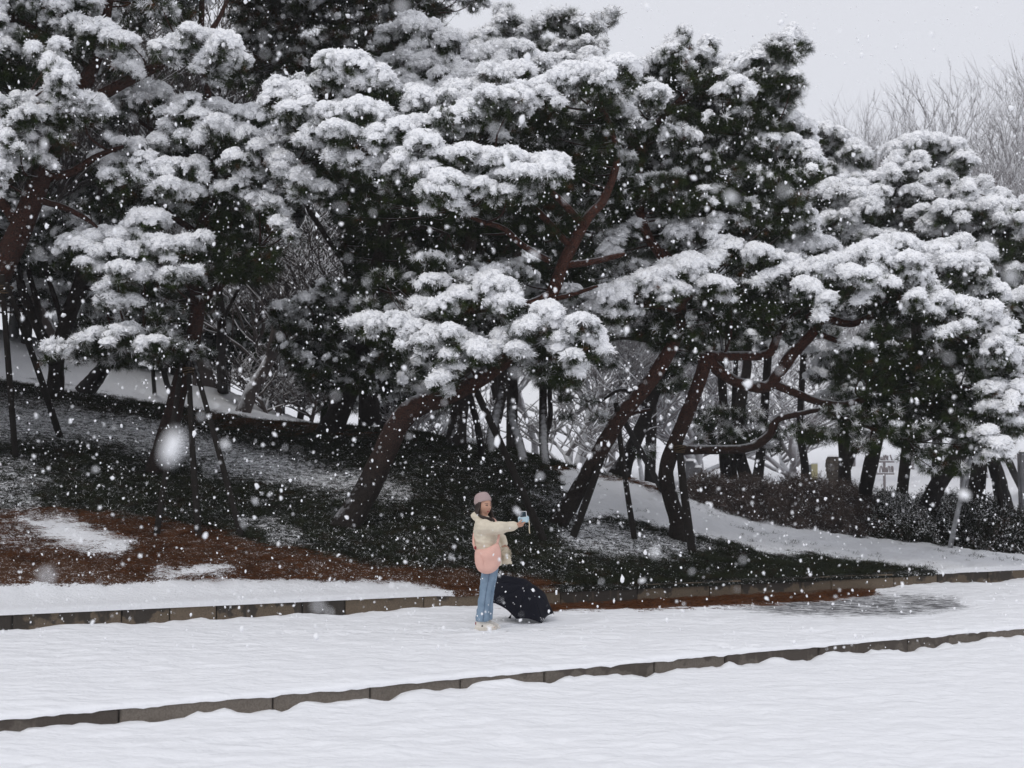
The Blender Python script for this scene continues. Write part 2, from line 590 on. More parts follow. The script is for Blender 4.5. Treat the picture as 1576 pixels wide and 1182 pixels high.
# pavement between the kerbs
xs = np.concatenate([np.linspace(-40, -10, 50)[:-1], np.linspace(-10, 13, 440), np.linspace(13, 45, 50)[1:]])
tt = np.concatenate([[-0.0001], 1 - (1 - np.linspace(0, 1, 130)) ** 0.9])
Xg, Tg = np.meshgrid(xs, tt)
ya = front_kerb_y(Xg) - 0.012; yb_ = back_kerb_y(Xg) - 0.004
yb_ = np.maximum(yb_, ya + 0.4)
Yg = ya + (yb_ - ya) * np.maximum(Tg, 0)
df = Yg - ya; db = yb_ - Yg
Zg = snow_relief(Xg, Yg, 60) * sstep(0, 0.25, df + 0.05) + 0.015
for fx, fy, fa in ((-.62, 17.30, .1), (-.55, 17.52, -.1), (-1.05, 17.22, .15), (-1.42, 17.45, 0), (-1.85, 17.2, .1), (-2.2, 17.42, 0), (-2.65, 17.15, .1), (-.05, 17.1, .5), (.28, 17.3, .9), (-.2, 16.95, -.4),
                   (2.35, 15.6, .2), (2.6, 15.75, .1), (2.25, 15.8, .4)):     # where she has trodden
    c_, s_ = math.cos(fa), math.sin(fa)
    a_ = (Xg - fx) * c_ + (Yg - fy) * s_; b_ = -(Xg - fx) * s_ + (Yg - fy) * c_
    e_ = (a_ / .14) ** 2 + (b_ / .055) ** 2
    Zg = Zg - 0.045 * np.exp(-e_ ** 2) + 0.012 * np.exp(-(np.sqrt(e_) - 1.35) ** 2 / .06)
Zg = Zg - 0.035 * np.exp(-df / 0.035)
u, v = UV(Xg, Yg, Zg)
lit = poly_field(u + 20 * (fbm(Xg * 2, Yg * 2, 4) - .5), v + 8 * (fbm(Xg * 3, Yg * 3, 7) - .5), [(770, 920), (860, 910), (1000, 900), (1340, 895), (1345, 914), (1180, 928), (1000, 935), (880, 937), (800, 945)], 4)
worn = poly_field(u + 40 * (fbm(Xg, Yg, 14) - .5), v, [(1090, 935), (1200, 920), (1330, 908), (1470, 912), (1500, 935), (1380, 950), (1200, 948)], 13)
Zg += (0.05 * vnoise(Xg * 1.7, Xg * 0, 5) + 0.03 * (fbm(Xg * 6, Xg * 0, 15, 2) - .3)) * np.exp(-db / 0.25) * (1 - lit)
Zg -= 0.03 * np.maximum(worn, lit)
Zg[0, :] -= 0.010 + 0.05 * np.maximum(0, fbm(Xg[0] * 8, Xg[0] * 0, 91, 4) - .45)
M_pave = mat_pavement()
pave = tag(grid_mesh('pavement', Xg, Yg, Zg, M_pave, {'worn': worn, 'litter': lit}), kind='structure')

# the bank and the park behind it, one sheet out to 150 m
ss = np.concatenate([np.linspace(-1.6, -0.46, 40)[:-1], np.linspace(-0.46, 0.46, 480), np.linspace(0.46, 1.3, 30)[1:]])
rows = np.concatenate([[-0.02, 0.0], np.linspace(0.03, 14, 200), np.geomspace(14.3, 128, 90)])
Sg, Rg = np.meshgrid(ss, rows)
yk = 20.35 / np.maximum(1 - 0.5076 * Sg, 0.36)
Yg = yk + Rg
Xg = Sg * Yg
ok = Yg - back_kerb_y(Xg)
Zg = hill(Xg, Yg)
sn, li = bank_cover(Xg, Yg, Zg)
Zg = Zg + (fbm(Xg * 2.5, Yg * 2.5, 77, 4) - 0.5) * 0.12 * sstep(0.1, 0.8, Rg) + 0.03 * sn
Zg -= 0.03 * np.exp(-np.maximum(Rg, 0) / 0.04)
Zg[0, :] -= 0.05
M_bank = mat_bank()
bank = tag(grid_mesh('hillside', Xg, Yg, Zg, M_bank, {'snow': sn, 'litter': li}), kind='structure')


# ------------------------------------------------------------------ kerbs, stone by stone
def mat_kerb(name, stone, stain, bias=0.0):
    m, nt, b = new_mat(name)
    g = node(nt, 'ShaderNodeNewGeometry')
    oi = node(nt, 'ShaderNodeObjectInfo')
    gen = node(nt, 'ShaderNodeTexCoord').outputs['Generated']
    sp = node(nt, 'ShaderNodeSeparateXYZ'); nt.links.new(gen, sp.inputs[0])
    grain = noise_tex(nt, 55, 4, 0.75, coord=g.outputs['Position'])
    blot = noise_tex(nt, 3.2, 4, 0.55, coord=g.outputs['Position'])
    drip = noise_tex(nt, 9, 4, 0.6, coord=g.outputs['Position'], stretch=(1, 1, 0.2))
    c = mix(nt, maprange(nt, grain, 0.3, 0.7), tuple(x * 0.65 for x in stone), tuple(x * 1.3 for x in stone))
    c = mix(nt, math_node(nt, 'MULTIPLY', oi.outputs['Random'], 0.55), c, tuple(x * 0.45 for x in stone))
    wet = math_node(nt, 'ADD', math_node(nt, 'MULTIPLY', sp.outputs[2], 0.9), math_node(nt, 'MULTIPLY', math_node(nt, 'SUBTRACT', blot, 0.5), 2.2))
    wet = math_node(nt, 'ADD', wet, math_node(nt, 'MULTIPLY', math_node(nt, 'SUBTRACT', oi.outputs['Random'], 0.5), 0.9))
    wet = math_node(nt, 'ADD', wet, bias)
    c = mix(nt, maprange(nt, wet, 0.50, 0.62, 0, 0.85), c, stain)
    c = mix(nt, maprange(nt, drip, 0.58, 0.75, 0, 0.5), c, tuple(x * 1.25 for x in stone))
    nt.links.new(c, b.inputs['Base Color'])
    b.inputs['Roughness'].default_value = 0.8
    bump(nt, b, math_node(nt, 'ADD', grain, math_node(nt, 'MULTIPLY', blot, 0.6)), 0.7, 0.012)
    return m


M_kerb_a = mat_kerb('kerb_granite', (0.18, 0.155, 0.13), (0.075, 0.062, 0.052), -0.32)
M_kerb_b = mat_kerb('kerb_sandstone', (0.155, 0.12, 0.085), (0.035, 0.031, 0.028), -0.06)


def stone_mesh(name, L, W, H, mt, seed):
    """a sawn block with rubbed edges, a little uneven"""
    bm = bmesh.new()
    bmesh.ops.create_cube(bm, size=1.0)
    for vv in bm.verts:
        vv.co = Vector((vv.co.x * L, (vv.co.y + 0.5) * W, (vv.co.z - 0.5) * H))
    bmesh.ops.bevel(bm, geom=list(bm.edges), offset=0.013, segments=1, affect='EDGES', profile=0.5)
    rr = random.Random(seed)
    for vv in bm.verts:
        vv.co += Vector((0, rr.uniform(-.004, .004), rr.uniform(-.005, .005)))
    me = bpy.data.meshes.new(name)
    bm.to_mesh(me); bm.free()
    me.materials.append(mt)
    return me


def kerb_line(name, a, k, x0, x1, lens, W, H, ztop, mt, seed):
    """name: kerb object; the line is y = a + k x"""
    root = bpy.data.objects.new(name, None); link(root)
    tag(root, kind='structure')
    rr = random.Random(seed)
    ang = math.atan(k); c = math.cos(ang)
    meshes = [(L, stone_mesh('kerb_stone', L - 0.014, W, H, mt, seed + i)) for i, L in enumerate(lens)]
    s = x0 / c
    while s < x1 / c:
        L, me = meshes[rr.randrange(len(meshes))]
        o = bpy.data.objects.new('kerb_stone', me)
        mid = s + L / 2
        o.location = (mid * c, a + k * mid * c + rr.uniform(-.006, .006), ztop + rr.uniform(-.006, .004))
        o.rotation_euler = (rr.uniform(-.01, .01), 0, ang + rr.uniform(-.004, .004))
        link(o, root)
        s += L
    return root


kerb_line('lower_kerb', FA, FK, -9.5, 11, [1.42, 1.5, 1.36, 0.95], 0.16, 0.3, -0.022, M_kerb_a, 3)
kerb_line('upper_kerb', 20.35, 0.5076, -12, 14, [1.15, 1.3, 0.95, 0.6], 0.2, 0.45, KERB_TOP - 0.02, M_kerb_b, 8)

# ------------------------------------------------------------------ plant stuff: needles, clumps of snow, ground cover
def mat_needle(name, c, var=0.35):
    m, nt, b = new_mat(name)
    b.inputs['Roughness'].default_value = 0.7
    b.inputs['Specular IOR Level'].default_value = 0.06
    f = noise_tex(nt, 2.3, 3, 0.6, coord=node(nt, 'ShaderNodeNewGeometry').outputs['Position'])
    nt.links.new(mix(nt, maprange(nt, f, 0.3, 0.7), tuple(x * (1 - var) for x in c), tuple(x * (1 + var) for x in c)), b.inputs['Base Color'])
    return m


def mat_flat(name, c, rough=0.8):
    m, nt, b = new_mat(name)
    b.inputs['Base Color'].default_value = rgba(c)
    b.inputs['Roughness'].default_value = rough
    return m


M_needle = mat_needle('pine_needles', (0.036, 0.052, 0.014))
M_needle_deep = mat_needle('pine_needles_deep', (0.019, 0.029, 0.012))
M_needle_dead = mat_needle('pine_needles_dead', (0.085, 0.036, 0.014))
M_loadsnow = mat_flat('snow_load', (0.93, 0.935, 0.95))
M_twig = mat_flat('twig_bark', (0.045, 0.028, 0.02))


def proto(name, v, f, mi, mats, smooth=False):
    """a source shape for the scatters; it is not linked to the scene"""
    me = bpy.data.meshes.new(name)
    me.from_pydata([tuple(x) for x in v], [], f)
    for m in mats: me.materials.append(m)
    me.polygons.foreach_set('material_index', np.array(mi, np.int32))
    if smooth: me.polygons.foreach_set('use_smooth', np.ones(len(me.polygons), bool))
    me.update()
    return bpy.data.objects.new(name, me)


def rand_dir(rr, zlo=-1.0, zhi=1.0):
    z = rr.uniform(zlo, zhi); t = rr.uniform(0, 2 * math.pi); r = math.sqrt(max(0, 1 - z * z))
    return Vector((r * math.cos(t), r * math.sin(t), z))


def needle(v, f, mi, base, d, L, w, m, rr):
    side = d.cross(rand_dir(rr)); side.normalize()
    n = len(v)
    v += [base - side * w / 2, base + side * w / 2, base + d * L + Vector((0, 0, -0.1 * L))]
    f.append((n, n + 1, n + 2)); mi.append(m)


def spike(v, f, mi, base, d, L, w, m, rr):
    """a blunt finger of snow round a bunch of needles"""
    side = d.cross(rand_dir(rr)); side.normalize(); s2 = d.cross(side)
    n = len(v)
    for k in range(3):
        a = 2.094 * k
        v.append(base + (side * math.cos(a) + s2 * math.sin(a)) * w)
    for k in range(3):
        a = 2.094 * k + 0.5
        v.append(base + d * L * 0.7 + (side * math.cos(a) + s2 * math.sin(a)) * w * 0.75)
    v.append(base + d * L)
    for k in range(3):
        q = (k + 1) % 3
        f += [(n + k, n + q, n + 3 + q, n + 3 + k), (n + 3 + k, n + 3 + q, n + 6)]
        mi += [m, m]


def make_tuft(seed, mats, n=46, L=0.12, w=0.0042, snowy=0.0, up=-0.25):
    """needles round the end of a shoot that points along +z"""
    rr = random.Random(seed); v = []; f = []; mi = []
    for i in range(n):
        h = rr.random() ** 0.7
        d = rand_dir(rr, up, 1.0)
        base = Vector((rr.gauss(0, .006), rr.gauss(0, .006), -0.09 + 0.1 * h))
        white = rr.random() < snowy * (0.35 + 0.65 * (d.z > 0.1))
        needle(v, f, mi, base, d, L * rr.uniform(0.75, 1.15), w * (1.8 if white else 1.0), 1 if white else 0, rr)
    # the shoot
    n0 = len(v)
    v += [Vector((-.004, 0, -.17)), Vector((.004, .002, -.17)), Vector((0, .003, .02)), Vector((0, -.004, -.17))]
    f += [(n0, n0 + 1, n0 + 2), (n0 + 1, n0 + 3, n0 + 2), (n0 + 3, n0, n0 + 2)]; mi += [2, 2, 2]
    return proto('needle_tuft', v, f, mi, mats)


def make_clump(seed, fingers=26, needles=10, core=0.88):
    """a pillow of snow lying on a spray of needles, fingered at the rim"""
    rr = random.Random(seed)
    bm = bmesh.new()
    bmesh.ops.create_icosphere(bm, subdivisions=3, radius=1.0)
    off = Vector((rr.uniform(0, 50), rr.uniform(0, 50), 0))
    v = []; f = []; mi = []
    for x in bm.verts:
        d = x.co.normalized()
        r = core + 0.42 * mnoise.noise(d * 1.6 + off) + 0.26 * mnoise.noise(d * 4.0 + off) + 0.14 * mnoise.noise(d * 8.5 + off)
        v.append(Vector((d.x * r * 0.1, d.y * r * 0.1, d.z * r * (0.066 if d.z > 0 else 0.05))))
    for q in bm.faces:
        f.append(tuple(x.index for x in q.verts)); mi.append(0)
    bm.free()
    for i in range(fingers):
        d = rand_dir(rr, -0.7, 0.75)
        spike(v, f, mi, Vector((d.x * .05, d.y * .05, d.z * .03)), d, rr.uniform(0.05, 0.105), rr.uniform(0.006, 0.014), 0, rr)
    for i in range(needles):
        d = rand_dir(rr, -0.8, 0.5)
        needle(v, f, mi, Vector((d.x * .04, d.y * .04, d.z * .02)), d, rr.uniform(0.09, 0.13), 0.005, 1, rr)
    return proto('snow_clump', v, f, mi, [M_loadsnow, M_needle])


def scatter_group(name, protos):
    ng = bpy.data.node_groups.new(name, 'GeometryNodeTree')
    ng.interface.new_socket('Geometry', in_out='INPUT', socket_type='NodeSocketGeometry')
    ng.interface.new_socket('Geometry', in_out='OUTPUT', socket_type='NodeSocketGeometry')
    gi = ng.nodes.new('NodeGroupInput'); go = ng.nodes.new('NodeGroupOutput')
    join = ng.nodes.new('GeometryNodeJoinGeometry')
    for p in reversed(protos):
        oi = ng.nodes.new('GeometryNodeObjectInfo')
        oi.inputs['Object'].default_value = p
        oi.inputs['As Instance'].default_value = False
        g2 = ng.nodes.new('GeometryNodeGeometryToInstance')
        ng.links.new(oi.outputs['Geometry'], g2.inputs[0])
        ng.links.new(g2.outputs[0], join.inputs[0])
    iop = ng.nodes.new('GeometryNodeInstanceOnPoints')
    iop.inputs['Pick Instance'].default_value = True
    m2p = ng.nodes.new('GeometryNodeMeshToPoints')
    ng.links.new(gi.outputs[0], m2p.inputs['Mesh'])
    ng.links.new(m2p.outputs[0], iop.inputs['Points'])
    ng.links.new(join.outputs[0], iop.inputs['Instance'])
    for attr, typ, sock in (('pick', 'INT', 'Instance Index'), ('turn', 'FLOAT_VECTOR', 'Rotation'), ('size', 'FLOAT_VECTOR', 'Scale')):
        na = ng.nodes.new('GeometryNodeInputNamedAttribute')
        na.data_type = typ
        na.inputs['Name'].default_value = attr
        ng.links.new(na.outputs[0], iop.inputs[sock])
    ng.links.new(iop.outputs[0], go.inputs[0])
    return ng


G_TUFTS = scatter_group('needle_tufts', [
    make_tuft(1, [M_needle, M_loadsnow, M_twig]), make_tuft(2, [M_needle_deep, M_loadsnow, M_twig]), make_tuft(3, [M_needle_deep, M_loadsnow, M_twig], n=40),
    make_tuft(4, [M_needle, M_loadsnow, M_twig], snowy=0.45), make_tuft(5, [M_needle, M_loadsnow, M_twig], n=54, snowy=0.85, w=0.0055), make_tuft(6, [M_needle_dead, M_loadsnow, M_twig], n=30)])
G_SNOW = scatter_group('snow_clumps', [make_clump(10 + k, fingers=(24, 30, 36, 50, 58)[k], needles=(2, 3, 4, 8, 10)[k], core=(.98, .92, .88, .72, .62)[k]) for k in range(5)])


def scatter(name, pts, rots, sizes, picks, group, parent=None, kind='stuff'):
    if len(pts) == 0:
        return None
    me = bpy.data.meshes.new(name)
    pts = np.asarray(pts, np.float32).reshape(-1, 3)
    if parent is not None:
        pts = pts - np.array(root_loc(parent), np.float32)
    me.vertices.add(len(pts)); me.vertices.foreach_set('co', pts.ravel())
    a = me.attributes.new('turn', 'FLOAT_VECTOR', 'POINT'); a.data.foreach_set('vector', np.asarray(rots, np.float32).ravel())
    sizes = np.asarray(sizes, np.float32)
    if sizes.ndim == 1: sizes = np.repeat(sizes[:, None], 3, 1)
    a = me.attributes.new('size', 'FLOAT_VECTOR', 'POINT'); a.data.foreach_set('vector', sizes.ravel())
    a = me.attributes.new('pick', 'INT', 'POINT'); a.data.foreach_set('value', np.asarray(picks, np.int32))
    me.update()
    o = link(bpy.data.objects.new(name, me), parent)
    md = o.modifiers.new('scatter', 'NODES'); md.node_group = group
    o['kind'] = kind
    return o


def aim(d):
    """euler that turns +z to d, with a random spin about it"""
    d = np.asarray(d, float)
    th = np.arccos(np.clip(d[..., 2], -1, 1)); ph = np.arctan2(d[..., 1], d[..., 0])
    return np.stack([np.zeros_like(th), th, ph], -1)


# ------------------------------------------------------------------ pines
class Crown:
    """gathers the boughs of one tree: needle tufts, snow lying on them, thin twigs that carry them"""
    def __init__(self, Y, seed, q=1.0):
        self.Y = Y; self.r = np.random.default_rng(seed); self.q = q
        self.tp, self.td, self.ts, self.tk = [], [], [], []
        self.sp, self.sr, self.ss, self.sk = [], [], [], []
        self.anchors = []

    def tufts(self, p, d, size, kind):
        self.tp.append(p); self.td.append(d); self.ts.append(size); self.tk.append(kind)

    def lump(self, c, rx, ry, rz, snow=1.0, dark=1.0, dust=0.25, dead=0.02, droop=0.0):
        """one cushion of foliage centred on c: snow over its top and shoulders, needles out of its flanks and belly"""
        r = self.r
        k = (rx * ry) ** 0.5 / self.q
        n = max(3, int(snow * (20 + 108 * (k / 0.3) ** 2)))
        if snow > 0:
            z = r.uniform(-0.35, 1, n); t = r.uniform(0, 2 * np.pi, n); q = np.sqrt(1 - z * z)
            nrm = np.stack([q * np.cos(t), q * np.sin(t), z], -1)
            pos = c + nrm * np.array([rx, ry, rz]) * r.uniform(0.78, 1.08, (n, 1))
            gap = vnoise(pos[:, 0] * 3.7 + pos[:, 2] * 2.3, pos[:, 1] * 3.7 - pos[:, 2] * 1.9, 71)
            keep = (nrm[:, 2] + r.normal(0, 0.25, n)) > -0.04 + 0.95 * np.maximum(0, 0.46 - gap)
            pos = pos[keep]; nrm = nrm[keep]; m = len(pos)
            w = nrm * np.array([0.6, 0.6, 1.0])
            tilt = aim(w / np.linalg.norm(w, axis=1, keepdims=True))
            tilt[:, 1] *= 0.9
            top = nrm[:, 2] > 0.45                       # broad pillows that run together on top, small fingered ones at the rim
            s = self.q * np.where(top, r.uniform(0.5, 0.98, m), r.uniform(0.36, 0.78, m))
            flat = np.where(top, r.uniform(0.95, 1.35, m), r.uniform(0.8, 1.1, m))
            tilt[:, 1] *= np.where(top, 0.85, 1.1)
            self.sp.append(pos); self.sr.append(tilt); self.ss.append(np.stack([s * flat, s * flat * r.uniform(.8, 1.1, m), s * r.uniform(.9, 1.35, m)], -1))
            self.sk.append(np.where(top & (r.random(m) < .65), r.integers(0, 3, m), r.integers(0, 5, m)))
        n = max(4, int(dark * (12 + 34 * (k / 0.3) ** 2)))
        z = r.uniform(-1, 0.85, n); t = r.uniform(0, 2 * np.pi, n); q = np.sqrt(1 - z * z)
        nrm = np.stack([q * np.cos(t), q * np.sin(t), z], -1)
        pos = c + nrm * np.array([rx, ry, rz * (1.0 + droop)]) * r.uniform(0.55, 1.06, (n, 1))
        d = nrm * np.array([1, 1, 0.5]) + np.array([0, 0, -0.05]) + r.normal(0, 0.3, (n, 3))
        d /= np.linalg.norm(d, axis=1, keepdims=True)
        kk = r.integers(0, 3, n)
        x = r.random(n)
        kk = np.where((x < dust * (1 + 0.6 * (nrm[:, 2] > 0.2))) & (nrm[:, 2] > -0.45), 3 + (r.random(n) < 0.5), kk)
        if snow > 0.5:
            kk = np.where((nrm[:, 2] > 0.1) & (r.random(n) < 0.75), 3 + (r.random(n) < .6), kk)
        kk = np.where(x > 1 - dead, 5, kk)
        self.tufts(pos, d, self.q * r.uniform(0.75, 1.25, n), kk)

    def bough(self, pts, half, dY=0.0, snow=1.0, below=1.0, dust=0.25, depth=0.55, dead=0.02, step=0.62, wide=1.0, double=True):
        """a snow-laden bough seen along photo points pts (u, v); half: half thickness of its snow in photo pixels"""
        r = self.r
        Y = self.Y + dY
        pp = np.array([P(u, v, Y) for u, v in pts])
        rad = half * Y / FPX
        L = np.sum(np.linalg.norm(np.diff(pp, axis=0), axis=1)) if len(pp) > 1 else 0.0
        n = max(1, int(L / (rad * step * 1.7)) + 1)
        path = smooth_path(pp, n) if len(pp) > 1 else pp
        for i, c in enumerate(path):
            for layer in range(3 if double else 2):
                big = layer < (2 if double else 1)
                if not big and r.random() < 0.75:          # a spray that reaches out and sags under its snow
                    a = r.uniform(0, 2 * np.pi); out = np.array([np.cos(a), np.sin(a) * 0.8, -r.uniform(0.05, 0.75)])
                    p = c + np.array([0, r.uniform(-depth, 0) if r.random() < .6 else r.uniform(-depth, depth), r.normal(0, rad * 0.3)])
                    ln = r.integers(2, 5)
                    for e in range(ln):
                        p = p + out * rad * r.uniform(0.42, 0.62); out = out + np.array([r.normal(0, .12), r.normal(0, .12), -0.14])
                        w = rad * (0.55 - 0.34 * e / ln) * r.uniform(.8, 1.15)
                        self.lump(p, w * 1.1, w * 1.1, w * 0.7, snow, below * .9, dust, dead)
                    continue
                j = np.array([r.normal(0, rad * (0.35 if big else 0.75)), r.uniform(-depth, depth) if layer % 2 else r.uniform(-depth, 0), r.normal(0, rad * (0.25 if big else 0.5))])
                q = r.uniform(0.6, 1.1) if big else r.uniform(0.25, 0.6)
                rx, rz = rad * q * r.uniform(0.95, 1.5) * wide, rad * q * r.uniform(0.75, 1.2)
                cc = c + j + np.array([0, 0, -0.1 * rad])
                self.lump(cc, rx, rad * q * r.uniform(0.9, 1.5), rz, snow * (1 if r.random() > 0.1 else 0.25), below * (1.0 if big else 0.8), dust, dead)
                if i % 2 == 0 and layer == 0:
                    self.anchors.append(cc)
                # the needles that hang under the snow
                if below > 0 and big:
                    m = int(10 * below * (rad / 0.25) / self.q)
                    pos = cc + np.stack([r.normal(0, rad * 0.8, m), r.normal(0, rad * 0.8, m), -r.uniform(0.25, 1.6, m) * rz], -1)
                    d = np.stack([r.normal(0, 0.8, m), r.normal(0, 0.8, m), r.normal(-0.05, 0.5, m)], -1)
                    d /= np.linalg.norm(d, axis=1, keepdims=True)
                    self.tufts(pos, d, self.q * r.uniform(0.8, 1.2, m), np.where(r.random(m) < dead * 2, 5, r.integers(0, 3, m)))
        return self

    def mass(self, poly, density=1.0, depth=1.2, dY=0.0, dust=0.06, dead=0.03, snow=0.0, clump=0.22):
        """needle foliage that fills a photo polygon: clumps of tufts with gaps between"""
        r = self.r
        Y = self.Y + dY
        poly = np.array(poly, float)
        lo = poly.min(0); hi = poly.max(0)
        a = 0.5 * abs(np.dot(poly[:, 0], np.roll(poly[:, 1], 1)) - np.dot(poly[:, 1], np.roll(poly[:, 0], 1)))
        px = clump * FPX / Y
        n = int(density * a / (px * px * 0.8))
        got = 0; tries = 0
        while got < n and tries < n * 12:
            tries += 1
            u = r.uniform(lo[0], hi[0]); v = r.uniform(lo[1], hi[1])
            if poly_field(np.array([u]), np.array([v]), poly.tolist(), 5)[0] < r.uniform(0.3, 0.7):
                continue
            got += 1
            c = np.array(P(u, v, Y)) + np.array([0, r.uniform(-depth, depth), 0])
            q = clump * r.uniform(0.7, 1.3)
            s = snow if r.random() < 0.5 else 0.0
            self.lump(c, q * 1.2, q * 1.2, q * 0.62, s * r.uniform(0.3, 1.0), 0.8, dust, dead)
            if got % 3 == 0:
                self.anchors.append(c)
        return self

    def build(self, root, limbs=None, twig_mat=None):
        if self.tp:
            d = np.concatenate(self.td)
            e = aim(d)
            scatter('foliage', np.concatenate(self.tp), e, np.concatenate(self.ts), np.concatenate(self.tk), G_TUFTS, root)
        if self.sp:
            e = np.concatenate(self.sr).copy()
            s = np.concatenate(self.ss)
            sz = s
            scatter('snow_load', np.concatenate(self.sp), e, sz, np.concatenate(self.sk), G_SNOW, root)
        # twigs from the limbs out to the boughs
        if limbs is not None and len(limbs) and self.anchors:
            mb = MB()
            L = np.array(limbs)
            rr = random.Random(5)
            for c in self.anchors:
                dd = np.linalg.norm(L[:, :3] - c, axis=1) + np.maximum(0, L[:, 2] - c[2] + 0.1) * 0.6
                i = int(np.argmin(dd)); a = L[i, :3]
                ln = np.linalg.norm(c - a)
                if ln < 0.12 or ln > 3.4:
                    continue
                mid = (a + c) / 2 + np.array([rr.uniform(-.15, .15), rr.uniform(-.15, .15), rr.uniform(-0.12, 0.02)]) * ln
                path = smooth_path(np.array([a, mid, c]), 7)
                r0 = min(0.012 + 0.014 * ln, 0.05, max(L[i, 3] * 0.7, 0.01))
                mb.tube(path, np.linspace(r0, 0.006, 7), 5)
            mb.build('twigs', twig_mat or M_bark_limb, root)
            tw = root.children[-1] if root.children else None
            for ch in root.children:
                if ch.name.startswith('twigs'):
                    ch['kind'] = 'stuff'


M_bark_red = mat_bark('red_pine_bark', (0.036, 0.024, 0.018), (0.12, 0.040, 0.023), 1.5, 4.4, 0.62, 1.0)
M_bark_warm = mat_bark('orange_pine_bark', (0.036, 0.025, 0.019), (0.19, 0.062, 0.034), 1.7, 4.0, 0.52, 0.9)
M_bark_limb = mat_bark('pine_limb_bark', (0.07, 0.032, 0.02), (0.12, 0.042, 0.025), 2.0, 5.0, 0.4, 0.7)
M_bark_dark = mat_bark('dark_trunk_bark', (0.026, 0.020, 0.017), (0.05, 0.028, 0.02), 2.0, 6.0, 0.5, 0.9)


def limb(name, pts, Y, root, mt, sides=12, n=None, rough=0.10, seed=0, collect=None, flare=0.0, stand=None):
    """a trunk or branch; pts: (u, v, radius in photo px[, depth offset])"""
    q = []
    for p in pts:
        y = Y + (p[3] if len(p) > 3 else 0.0)
        w = P(p[0], p[1], y)
        q.append((w.x, w.y, w.z, p[2] * y / FPX))
    if stand is not None:                      # the foot stands where the ground is; the depth eases back to Y higher up
        dy = stand - Y
        top = 0.55 * (len(pts) - 1)
        for i, p in enumerate(pts):
            k = max(0.0, 1 - i / top)
            y = Y + (p[3] if len(p) > 3 else 0.0) + dy * k * k
            w = P(p[0], p[1], y)
            q[i] = (w.x, w.y, w.z, p[2] * y / FPX)
        a = np.array(q[0]); b = np.array(q[1])
        d = (a - b)[:3]; d /= np.linalg.norm(d)
        q.insert(0, tuple(np.append(a[:3] + 0.45 * (d * 0.6 + np.array([0, 0, -0.4])), a[3] * 1.08)))
    n = n or max(6, int(len(q) * 6))
    q = smooth_path(np.array(q), n)
    q[:, 3] = np.maximum(q[:, 3], 0.006)
    if flare:
        q[:12, 3] *= 1 + flare * np.exp(-np.arange(len(q[:12])) / 5.0)
    if collect is not None:
        collect.extend(q.tolist())
    vs, fs = tube(q[:, :3], q[:, 3], sides, rough, seed)
    return mesh_obj(name, vs, fs, mt, root)


def pine(label, base, Y, trunk, branches, crown_fn, seed, mt=None, name='pine_tree', group=None, flare=0.22, sides=16, q=1.0):
    """base: photo pixel of the foot (its Empty); trunk, branches: pixel polylines; crown_fn(crown) adds the boughs"""
    g = foot(base[0], min(base[1], 1000))
    stand = g.y if abs(g.y - Y) < 16 else None
    p = g if stand else P(base[0], base[1], Y)
    root = empty(name, (p.x, p.y, p.z), label, 'tree', group)
    limbs = []
    limb('trunk', trunk, Y, root, mt or M_bark_red, sides, seed=seed, collect=limbs, flare=flare, stand=stand)
    for i, b in enumerate(branches):
        limb('branch', b, Y, root, mt or M_bark_red, 8, seed=seed + 20 + i, collect=limbs, rough=0.14)
    c = Crown(Y, seed, q)
    crown_fn(c)
    c.build(root, limbs)
    return root

